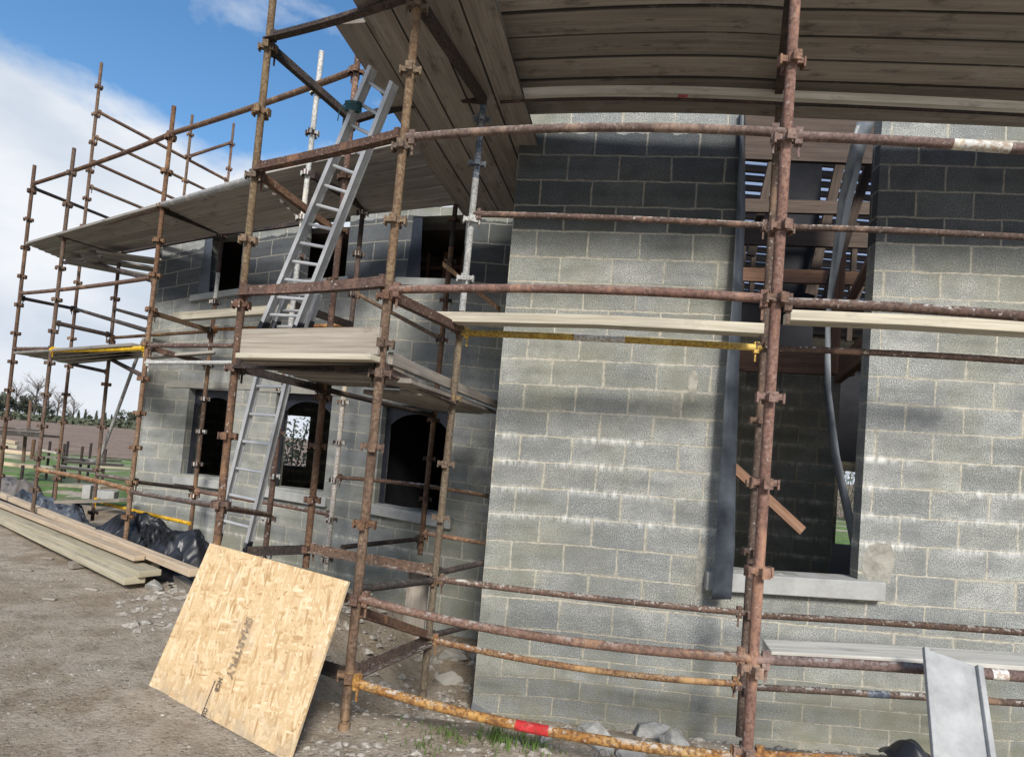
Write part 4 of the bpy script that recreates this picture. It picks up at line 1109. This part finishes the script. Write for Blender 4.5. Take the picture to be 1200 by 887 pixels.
# loose stones as one mass
def scatter(name, n, xr, yr, smin, smax, mat, label, seed):
    rs = random.Random(seed); m = MB()
    for _ in range(n):
        x, y = rs.uniform(*xr), rs.uniform(*yr) ; s_ = rs.uniform(smin, smax) * rs.choice((1, 1, .6, .5, 1.5))
        if noise.noise(Vector((x * .9, y * .9, 3))) < rs.uniform(-.6, .35): continue
        if abs(x) > y * 1.0 + .5: continue
        z = gz_all(x, y); rot = rs.uniform(0, 6.28); c_, s2 = math.cos(rot), math.sin(rot); fl_ = rs.uniform(.35, .7)
        vs = []
        for (a, b, c) in ((-1, 0, 0), (-.4, -.9, .1), (.7, -.7, -.1), (1, .1, .1), (.3, .9, 0), (-.6, .7, .1), (-.1, -.3, .9), (.4, .2, .8), (-.4, .3, .75)):
            a += rs.uniform(-.25, .25); b += rs.uniform(-.25, .25); c += rs.uniform(-.15, .15)
            vs.append(Vector((x + s_ * (a * c_ - b * s2), y + s_ * (a * s2 + b * c_) * .8, z + s_ * fl_ * c)))
        i = len(m.v); m.v += vs
        for f in ((0, 1, 6), (1, 2, 6), (2, 7, 6), (2, 3, 7), (3, 4, 7), (4, 8, 7), (4, 5, 8), (5, 0, 8), (0, 6, 8), (6, 7, 8)):
            m.f.append(tuple(i + q for q in f)); m.uv.append([(0, 0)] * 3)
    o = m.build(name, mat, None); o['kind'] = 'stuff'; o['label'] = label; o['category'] = 'gravel'
    return o
def mat_stones():
    m = NT('loose_stone', .9); oi = m.coord('Object'); m.col(m.ramp(m.noise(oi, 30, 2), [(.3, (.17, .15, .12)), (.5, (.29, .26, .22)), (.72, (.46, .43, .38))])); return m.m
M['stones'] = mat_stones()
scatter('gravel', 8000, (-8, 1.5), (2.0, 8.5), .004, .011, M['stones'], 'loose gravel and small stones strewn over the dirt yard', 3)
scatter('rubble', 3000, (-1.1, 2.6), (3.1, 5.3), .008, .028, M['stones'], 'broken stone rubble along the foot of the projecting wall', 4)
scatter('rubble', 900, (-3.4, .1), (4.7, 7.4), .015, .06, M['stones'], 'dark earth and broken stone in the hollow between the corner poles and the house', 8)
def tuft(px, py, n, h, label):
    c = gnd(px, py); rs = random.Random(px); m = MB()
    for _ in range(n):
        a = rs.uniform(0, 6.28); r_ = abs(rs.gauss(0, .09)); b = c + Vector((math.cos(a) * r_ * 1.5, math.sin(a) * r_, 0)); b.z = gz_all(b.x, b.y)
        hh = h * rs.uniform(.4, 1); ln = Vector((rs.uniform(-.5, .5), rs.uniform(-.5, .5), 1)); t = b + ln * hh; w = Vector((math.cos(a + 1), math.sin(a + 1), 0)) * .0035
        mid = b.lerp(t, .55) + Vector((0, 0, .01)); m.quad([b - w, b + w, mid + w * .8, mid - w * .8]); m.quad([mid - w * .8, mid + w * .8, t])
    tag(m.build('grass_tuft', M['blade'], None), label, 'grass')
tuft(583, 868, 130, .10, 'bright green grass tuft just below the red painted band')
tuft(625, 874, 90, .06, 'low patch of grass right of the brighter tuft')
tuft(525, 862, 70, .04, 'thin grass patch near the foot of the corner pole')
tuft(495, 875, 50, .04, 'sparse grass at the bottom edge left of the tuft')
# wood scraps on the dirt
for k, (x, y, L_, a) in enumerate(((55, 655, .16, .3), (97, 662, .20, .8), (108, 692, .14, .4), (188, 733, .12, .5), (30, 669, .16, .2), (72, 680, .1, 1.2), (58, 703, .12, .1))):
    p = gnd(x, y) + Vector((0, 0, .012)); d = Vector((math.cos(a), -math.sin(a) * .5, 0))
    board([p - d * L_ / 2, p + d * L_ / 2], .035, .018, M['toe'], None or ['pale wood scrap on the dirt left of the pile', 'wood scrap beside the pile bearer', 'light wood splinter on the dirt in front of the pile', 'small wood chip nearest the strand board', 'wood scrap at the far left of the track', 'short wood chip below the other scraps', 'thin splinter on the left of the track'][k], name='wood_scrap', cat='wood scrap')
# crumpled black thing lower right
m = bpy.data.meshes.new('plastic_scrap'); bm = bmesh.new(); bmesh.ops.create_grid(bm, x_segments=22, y_segments=22, size=.13)
c = P(1066, 895, 3.6)
for v in bm.verts:
    q = v.co * 9; v.co.z = .13 * math.exp(-(v.co.x ** 2 + v.co.y ** 2) * 90) + .05 * abs(noise.noise(q)) ; v.co += Vector((noise.noise(q + Vector((4, 0, 0))), noise.noise(q + Vector((0, 7, 0))), 0)) * .03
bm.to_mesh(m); bm.free(); m.materials.append(M['tarp']); m.shade_smooth(); o = bpy.data.objects.new('plastic_scrap', m); COL.objects.link(o); o.location = c
tag(o, 'crumpled black plastic scrap at the bottom beside the leaning grey plank', 'plastic scrap')

# ------------------------------------------------------------------ background yard
def yb(px, py, Y): return P(px, py, Y)
def post(px, y0, y1, Y, r=.03, mat=None, label='', grp=None, name='steel_post'):
    m = MB(); a_, b_ = P(px, y0, Y), P(px, y1, Y); b_.x = a_.x; b_.z = min(b_.z, .0)
    m.tube([a_, b_], r, 8); o = m.build(name, mat or M['rust_dark'], None); smooth_tubes(o); tag(o, label, 'post', grp); return o
# trestle table with boards
tr = empty('trestle', P(20, 540, 14), 'low rusty trestle frame carrying dark boards at the far left', 'trestle')
def child_tube(a_, b_, r, mat, name, parent):
    m = MB(); m.tube([a_, b_], r, 8); o = m.build(name, mat, None); smooth_tubes(o); o.parent = parent; o.matrix_parent_inverse = Matrix.Translation(-Vector(parent.location))
for x, y0, y1, Y in ((30, 508, 542, 14), (36, 470, 505, 14.5), (40, 515, 538, 13.6), (5, 506, 545, 14)): child_tube(P(x, y0, Y), P(x - 3, y1, Y), .035, M['rust_plain'], 'leg', tr)
child_tube(P(-10, 505, 14), P(70, 512, 14), .03, M['rust_dark'], 'rail', tr)
for k, (x0, y0, x1, y1, Y) in enumerate(((-12, 500, 42, 504, 14.2), (-12, 504, 46, 508, 13.8), (-12, 507, 46, 511, 13.6))):
    board([P(x0, y0, Y), P(x1, y1, Y)], .23, .05, M['deck'], f'dark board on the far left trestle, {ORD[k]} from the top', 'boards on the far left trestle')
# timber stack
for k, (x0, y0, x1, y1, Y, mt) in enumerate(((4, 516, 20, 519, 16, 'new'), (4, 521, 22, 524, 16, 'yell'), (3, 528, 40, 532, 15.5, 'new'), (4, 534, 42, 538, 15.3, 'pale'), (3, 543, 42, 547, 14.6, 'new'), (48, 527, 68, 531, 15.5, 'pale'), (50, 535, 68, 536, 15.3, 'pale'), (46, 546, 66, 548, 14.6, 'pale'), (117, 547, 155, 549, 14.2, 'green'))):
    labs = ['short orange timber on top of the far stack', 'yellow timber second in the far stack', 'long orange timber across the middle of the far stack', 'pale timber low in the far stack', 'orange timber lying on the grass below the far stack', 'pale tilted timber right of the far stack', 'whitish timber lying right of the far stack', 'whitish timber on the grass between the left poles', 'yellow green timber lying on the grass near the gable']
    board([P(x0, y0, Y), P(x1, y1, Y)], .14, .09 if k < 5 else .05, M.get(mt, M['green']), labs[k], name='timber_plank', cat='timber')
for k, (x, y0, y1, Y) in enumerate(((59, 517, 540, 15.5), (76, 520, 542, 15), (80, 517, 540, 16), (97, 523, 543, 14.8), (107, 519, 540, 16), (124, 526, 545, 14.6), (27, 545, 560, 12.4), (66, 558, 586, 10.6))):
    post(x, y0, y1, Y, .03, None, ['short dark post on the grass nearest the timber stack', 'short post in the row, second from the timber stack', 'short post standing behind the second one', 'short post at the middle of the low frame', 'taller thin post behind the low frame', 'short post at the gable end of the low frame', 'stub post by the crumpled grey sheet', 'thin stake between the left scaffold poles'][k], 'short posts standing on the grass')
for k, (x0, y0, x1, y1, Y) in enumerate(((72, 536, 118, 541, 15), (78, 541, 142, 545, 14.6), (82, 538, 140, 540, 15.6), (66, 546, 112, 552, 13.2))):
    board([P(x0, y0, Y), P(x1, y1, Y)], .22, .06, M['deck'], ['dark plank low on the grass behind the posts', 'dark plank running towards the gable', 'grey plank behind the dark ones', 'heavy dark plank in front of the posts'][k], name='timber_plank', cat='timber')
board([P(79, 568, 11.2), P(130, 571, 11)], .45, .05, M['green'], 'flat pale board lying on the grass left of the loose blocks', name='timber_plank', cat='timber')
for k, (x, y, Y) in enumerate(((104, 576, 10.6), (119, 579, 10.5), (129, 580, 10.4))):
    p = P(x, y, Y); m = MB(); m.box(p, (1, .2, 0), (-.2, 1, 0), (0, 0, 1), .2 if k else .13, .2, .14 if k else .24)
    tag(m.build('concrete_block', M['sill'], None, bevel=.01), ['upright grey block, leftmost of the loose ones on the grass', 'middle grey block of the loose ones', 'rightmost grey block of the loose ones'][k], 'block', 'loose blocks on the grass')
board([P(72, 588, 8.9), P(148, 586, 8.3)], .2, .05, M['toe'], 'old plank lying behind the tarpaulins near the gable', name='timber_plank', cat='timber')

# ------------------------------------------------------------------ trees
def tree(x, y, h, kind, seed, label, group):
    rs = random.Random(seed); z0 = fz(x, y); root = empty('tree', (x, y, z0), label, 'tree', group); inv = Matrix.Translation(-Vector(root.location))
    m = MB(); base = Vector((x, y, z0)); top = base + Vector((rs.uniform(-.4, .4), 0, h * .85)); m.tube([base - Vector((0, 0, .4)), base.lerp(top, .5) + Vector((rs.uniform(-.2, .2), 0, 0)), top], h * .03, 6, r2=h * .008)
    limbs = []
    for k in range(10 if kind != 'bare' else 16):
        t = rs.uniform(.25, .95); a = rs.uniform(0, 6.28); p = base.lerp(top, t); q = p + Vector((math.cos(a), math.sin(a), rs.uniform(.5, 1.4))) * h * rs.uniform(.12, .28); m.tube([p, q], h * .010, 4, r2=h * .003); limbs.append((p, q))
    o = m.build('trunk', M['bark'], None); o.parent = root; o.matrix_parent_inverse = inv
    m = MB()
    if kind == 'bare':
        for p, q in limbs:
            for _ in range(26):
                s_ = p.lerp(q, rs.uniform(.3, 1)); e = s_ + Vector((rs.uniform(-1, 1), rs.uniform(-1, 1), rs.uniform(-.1, 1.3))) * h * .12; w = Vector((.0022 * h, 0, .0012 * h)); m.quad([s_ - w, s_ + w, e + w * .5, e - w * .5])
    else:
        n = 900 if kind == 'round' else 600
        cl = [(base + Vector((rs.gauss(0, .16) * h, rs.gauss(0, .14) * h, h * rs.uniform(.35, .88))), h * rs.uniform(.10, .20)) for _ in range(9)]
        for _ in range(n):
            if kind == 'round': c_, r_ = rs.choice(cl); v = Vector((rs.gauss(0, 1), rs.gauss(0, 1), rs.gauss(0, .8))); v = v.normalized() * r_ * rs.uniform(.5, 1.08); p = c_ + v
            else:
                t = rs.uniform(.15, 1) ** .8; rr2 = h * .16 * (1.08 - t) * rs.uniform(.3, 1.1); a = rs.uniform(0, 6.28); p = base + Vector((math.cos(a) * rr2, math.sin(a) * rr2, h * t))
            s_ = h * .022; a1 = Vector((rs.uniform(-1, 1), rs.uniform(-1, 1), rs.uniform(-1, 1))).normalized() * s_; b1_ = a1.orthogonal().normalized() * s_; m.quad([p - a1 - b1_, p + a1 - b1_, p + a1 + b1_, p - a1 + b1_])
    o = m.build('crown', M['twig'] if kind == 'bare' else M['leaf'], None); o.parent = root; o.matrix_parent_inverse = inv
def at_far(px, Y): p = P(px, 495, Y); return p.x
tl = [(-14, 'round', 8.5), (-2, 'round', 9), (8, 'round', 8), (16, 'bare', 9), (22, 'round', 9.3), (30, 'round', 8.6), (38, 'bare', 10.5), (46, 'round', 6.5), (54, 'bare', 8.5), (60, 'round', 5.2), (66, 'bare', 8), (73, 'bare', 6.5), (80, 'round', 4.4), (85, 'bare', 7),
      (91, 'cone', 5.2), (99, 'cone', 5.8), (104, 'round', 3.6), (112, 'cone', 5.4), (118, 'round', 3.4), (123, 'cone', 5), (130, 'cone', 4.6), (136, 'round', 3.6), (142, 'cone', 4.8), (151, 'round', 6.2), (157, 'round', 6.8), (164, 'round', 6)]
for k, (x, kd, h) in enumerate(tl):
    Y = 132 + (k * 37 % 17)
    tree(at_far(x, Y), Y, h * (.66 if kd == 'round' else (.62 if kd == 'cone' else .95)), kd, k, {'round': 'dark evergreen tree in the distant line beyond the ploughed field', 'bare': 'bare winter tree in the distant line beyond the ploughed field', 'cone': 'small narrow conifer in the distant line beyond the ploughed field'}[kd], {'round': 'dark evergreens in the far tree line', 'bare': 'bare trees in the far tree line', 'cone': 'narrow conifers in the far tree line'}[kd])
m = MB(); rs = random.Random(5)
for _ in range(2600):
    px = rs.uniform(-30, 175); Y = rs.uniform(126, 140); x = at_far(px, Y); z = fz(x, Y) + rs.uniform(0, 1.3) * (1 + .6 * noise.noise(Vector((x * .1, 0, 0)))); s_ = .28
    p = Vector((x, Y, z)); a1 = Vector((rs.uniform(-1, 1), rs.uniform(-1, 1), rs.uniform(-1, 1))).normalized() * s_; b1_ = a1.orthogonal().normalized() * s_; m.quad([p - a1 - b1_, p + a1 - b1_, p + a1 + b1_, p - a1 + b1_])
hg = m.build('hedge', M['leaf'], None); hg['kind'] = 'stuff'; tag(hg, 'low dark hedge along the far edge of the ploughed field', 'hedge')
# shrubs seen through the house
def shrub(px, py, Y, h, w, label, seed):
    rs = random.Random(seed); c = P(px, py, Y); z0 = 0; m = MB()
    root = empty('shrub', (c.x, c.y, 0), label, 'shrub'); inv = Matrix.Translation(-Vector(root.location))
    for _ in range(1800):
        p = Vector((c.x + rs.gauss(0, w * .4), c.y + rs.gauss(0, w * .3), rs.uniform(.05, h) * rs.uniform(.6, 1))); s_ = .04; a1 = Vector((rs.uniform(-1, 1), rs.uniform(-1, 1), rs.uniform(-1, 1))).normalized() * s_; b1_ = a1.orthogonal().normalized() * s_ * .6; m.quad([p - a1 - b1_, p + a1 - b1_, p + a1 + b1_, p - a1 + b1_])
    o = m.build('foliage', mat_leaf('shrub_leaf_%d' % seed, (.05, .07, .03), (.16, .17, .10)), None); o.parent = root; o.matrix_parent_inverse = inv
    m = MB()
    for k in range(5): m.tube([Vector((c.x, c.y, -.1)), Vector((c.x + rs.uniform(-w, w) * .5, c.y, h * .8))], .02, 5)
    o = m.build('stem', M['bark'], None); o.parent = root; o.matrix_parent_inverse = inv
shrub(992, 555, 26, 3.0, 2.4, 'tangled green shrub seen outside through the tall opening', 1)
shrub(345, 520, 18, 2.6, 2.6, 'leafy shrub seen through the middle ground floor window', 2)

# ------------------------------------------------------------------ light and sky
SUN_EL, SUN_AZ = 33, 9      # azimuth to the right of straight behind the camera
dirn = Vector((math.sin(math.radians(SUN_AZ)) * math.cos(math.radians(SUN_EL)), -math.cos(math.radians(SUN_AZ)) * math.cos(math.radians(SUN_EL)), math.sin(math.radians(SUN_EL))))
sl = bpy.data.lights.new('sun', 'SUN'); sl.energy = 4.4; sl.angle = math.radians(15); sl.color = (1, .95, .88)
so = bpy.data.objects.new('sun', sl); COL.objects.link(so); so.rotation_euler = dirn.to_track_quat('Z', 'Y').to_euler()
w = bpy.data.worlds.new('World'); SC.world = w; w.use_nodes = True; nt = w.node_tree; N_ = nt.nodes; L_ = nt.links
bg = N_['Background']
sky = N_.new('ShaderNodeTexSky'); sky.sky_type = 'NISHITA'; sky.sun_disc = False; sky.sun_elevation = math.radians(SUN_EL)
sky.sun_rotation = math.atan2(dirn.x, dirn.y); sky.air_density = 1.2; sky.dust_density = .6; sky.ozone_density = 2.5
tc = N_.new('ShaderNodeTexCoord'); mp = N_.new('ShaderNodeMapping'); L_.new(tc.outputs['Generated'], mp.inputs[0]); mp.inputs['Scale'].default_value = (1, 1, 1.9)
nz = N_.new('ShaderNodeTexNoise'); L_.new(mp.outputs[0], nz.inputs['Vector']); nz.inputs['Scale'].default_value = 3.6; nz.inputs['Detail'].default_value = 8; nz.inputs['Roughness'].default_value = .56; nz.inputs['Distortion'].default_value = .1
sp = N_.new('ShaderNodeSeparateXYZ'); L_.new(tc.outputs['Generated'], sp.inputs[0])
# more cloud towards the horizon
e = N_.new('ShaderNodeMapRange'); L_.new(sp.outputs[2], e.inputs[0]); e.inputs[1].default_value = .31; e.inputs[2].default_value = .44; e.inputs[3].default_value = .34; e.inputs[4].default_value = -.115
ad = N_.new('ShaderNodeMath'); ad.operation = 'ADD'; L_.new(nz.outputs['Fac'], ad.inputs[0]); L_.new(e.outputs[0], ad.inputs[1])
cr = N_.new('ShaderNodeValToRGB'); L_.new(ad.outputs[0], cr.inputs[0]); cr.color_ramp.elements[0].position = .44; cr.color_ramp.elements[1].position = .64
cr.color_ramp.elements[0].color = (0, 0, 0, 1); cr.color_ramp.elements[1].color = (1, 1, 1, 1)
cn = N_.new('ShaderNodeTexNoise'); L_.new(mp.outputs[0], cn.inputs['Vector']); cn.inputs['Scale'].default_value = 4.5; cn.inputs['Detail'].default_value = 6
cc = N_.new('ShaderNodeValToRGB'); L_.new(cn.outputs['Fac'], cc.inputs[0]); cc.color_ramp.elements[0].position = .35; cc.color_ramp.elements[0].color = (4.3, 4.8, 5.5, 1); cc.color_ramp.elements[1].position = .62; cc.color_ramp.elements[1].color = (6.0, 6.2, 6.5, 1)
mx = N_.new('ShaderNodeMix'); mx.data_type = 'RGBA'; L_.new(cr.outputs[0], mx.inputs[0]); hsv = N_.new('ShaderNodeHueSaturation'); L_.new(sky.outputs[0], hsv.inputs['Color']); hsv.inputs['Saturation'].default_value = 1.22; hsv.inputs['Value'].default_value = 1.15; L_.new(hsv.outputs[0], mx.inputs[6]); L_.new(cc.outputs[0], mx.inputs[7])
L_.new(mx.outputs[2], bg.inputs[0]); bg.inputs[1].default_value = .15
SC.view_settings.view_transform = 'Standard'; SC.view_settings.look = 'None'; SC.view_settings.exposure = 0
SC.cycles.max_bounces = 6; SC.cycles.use_denoising = True
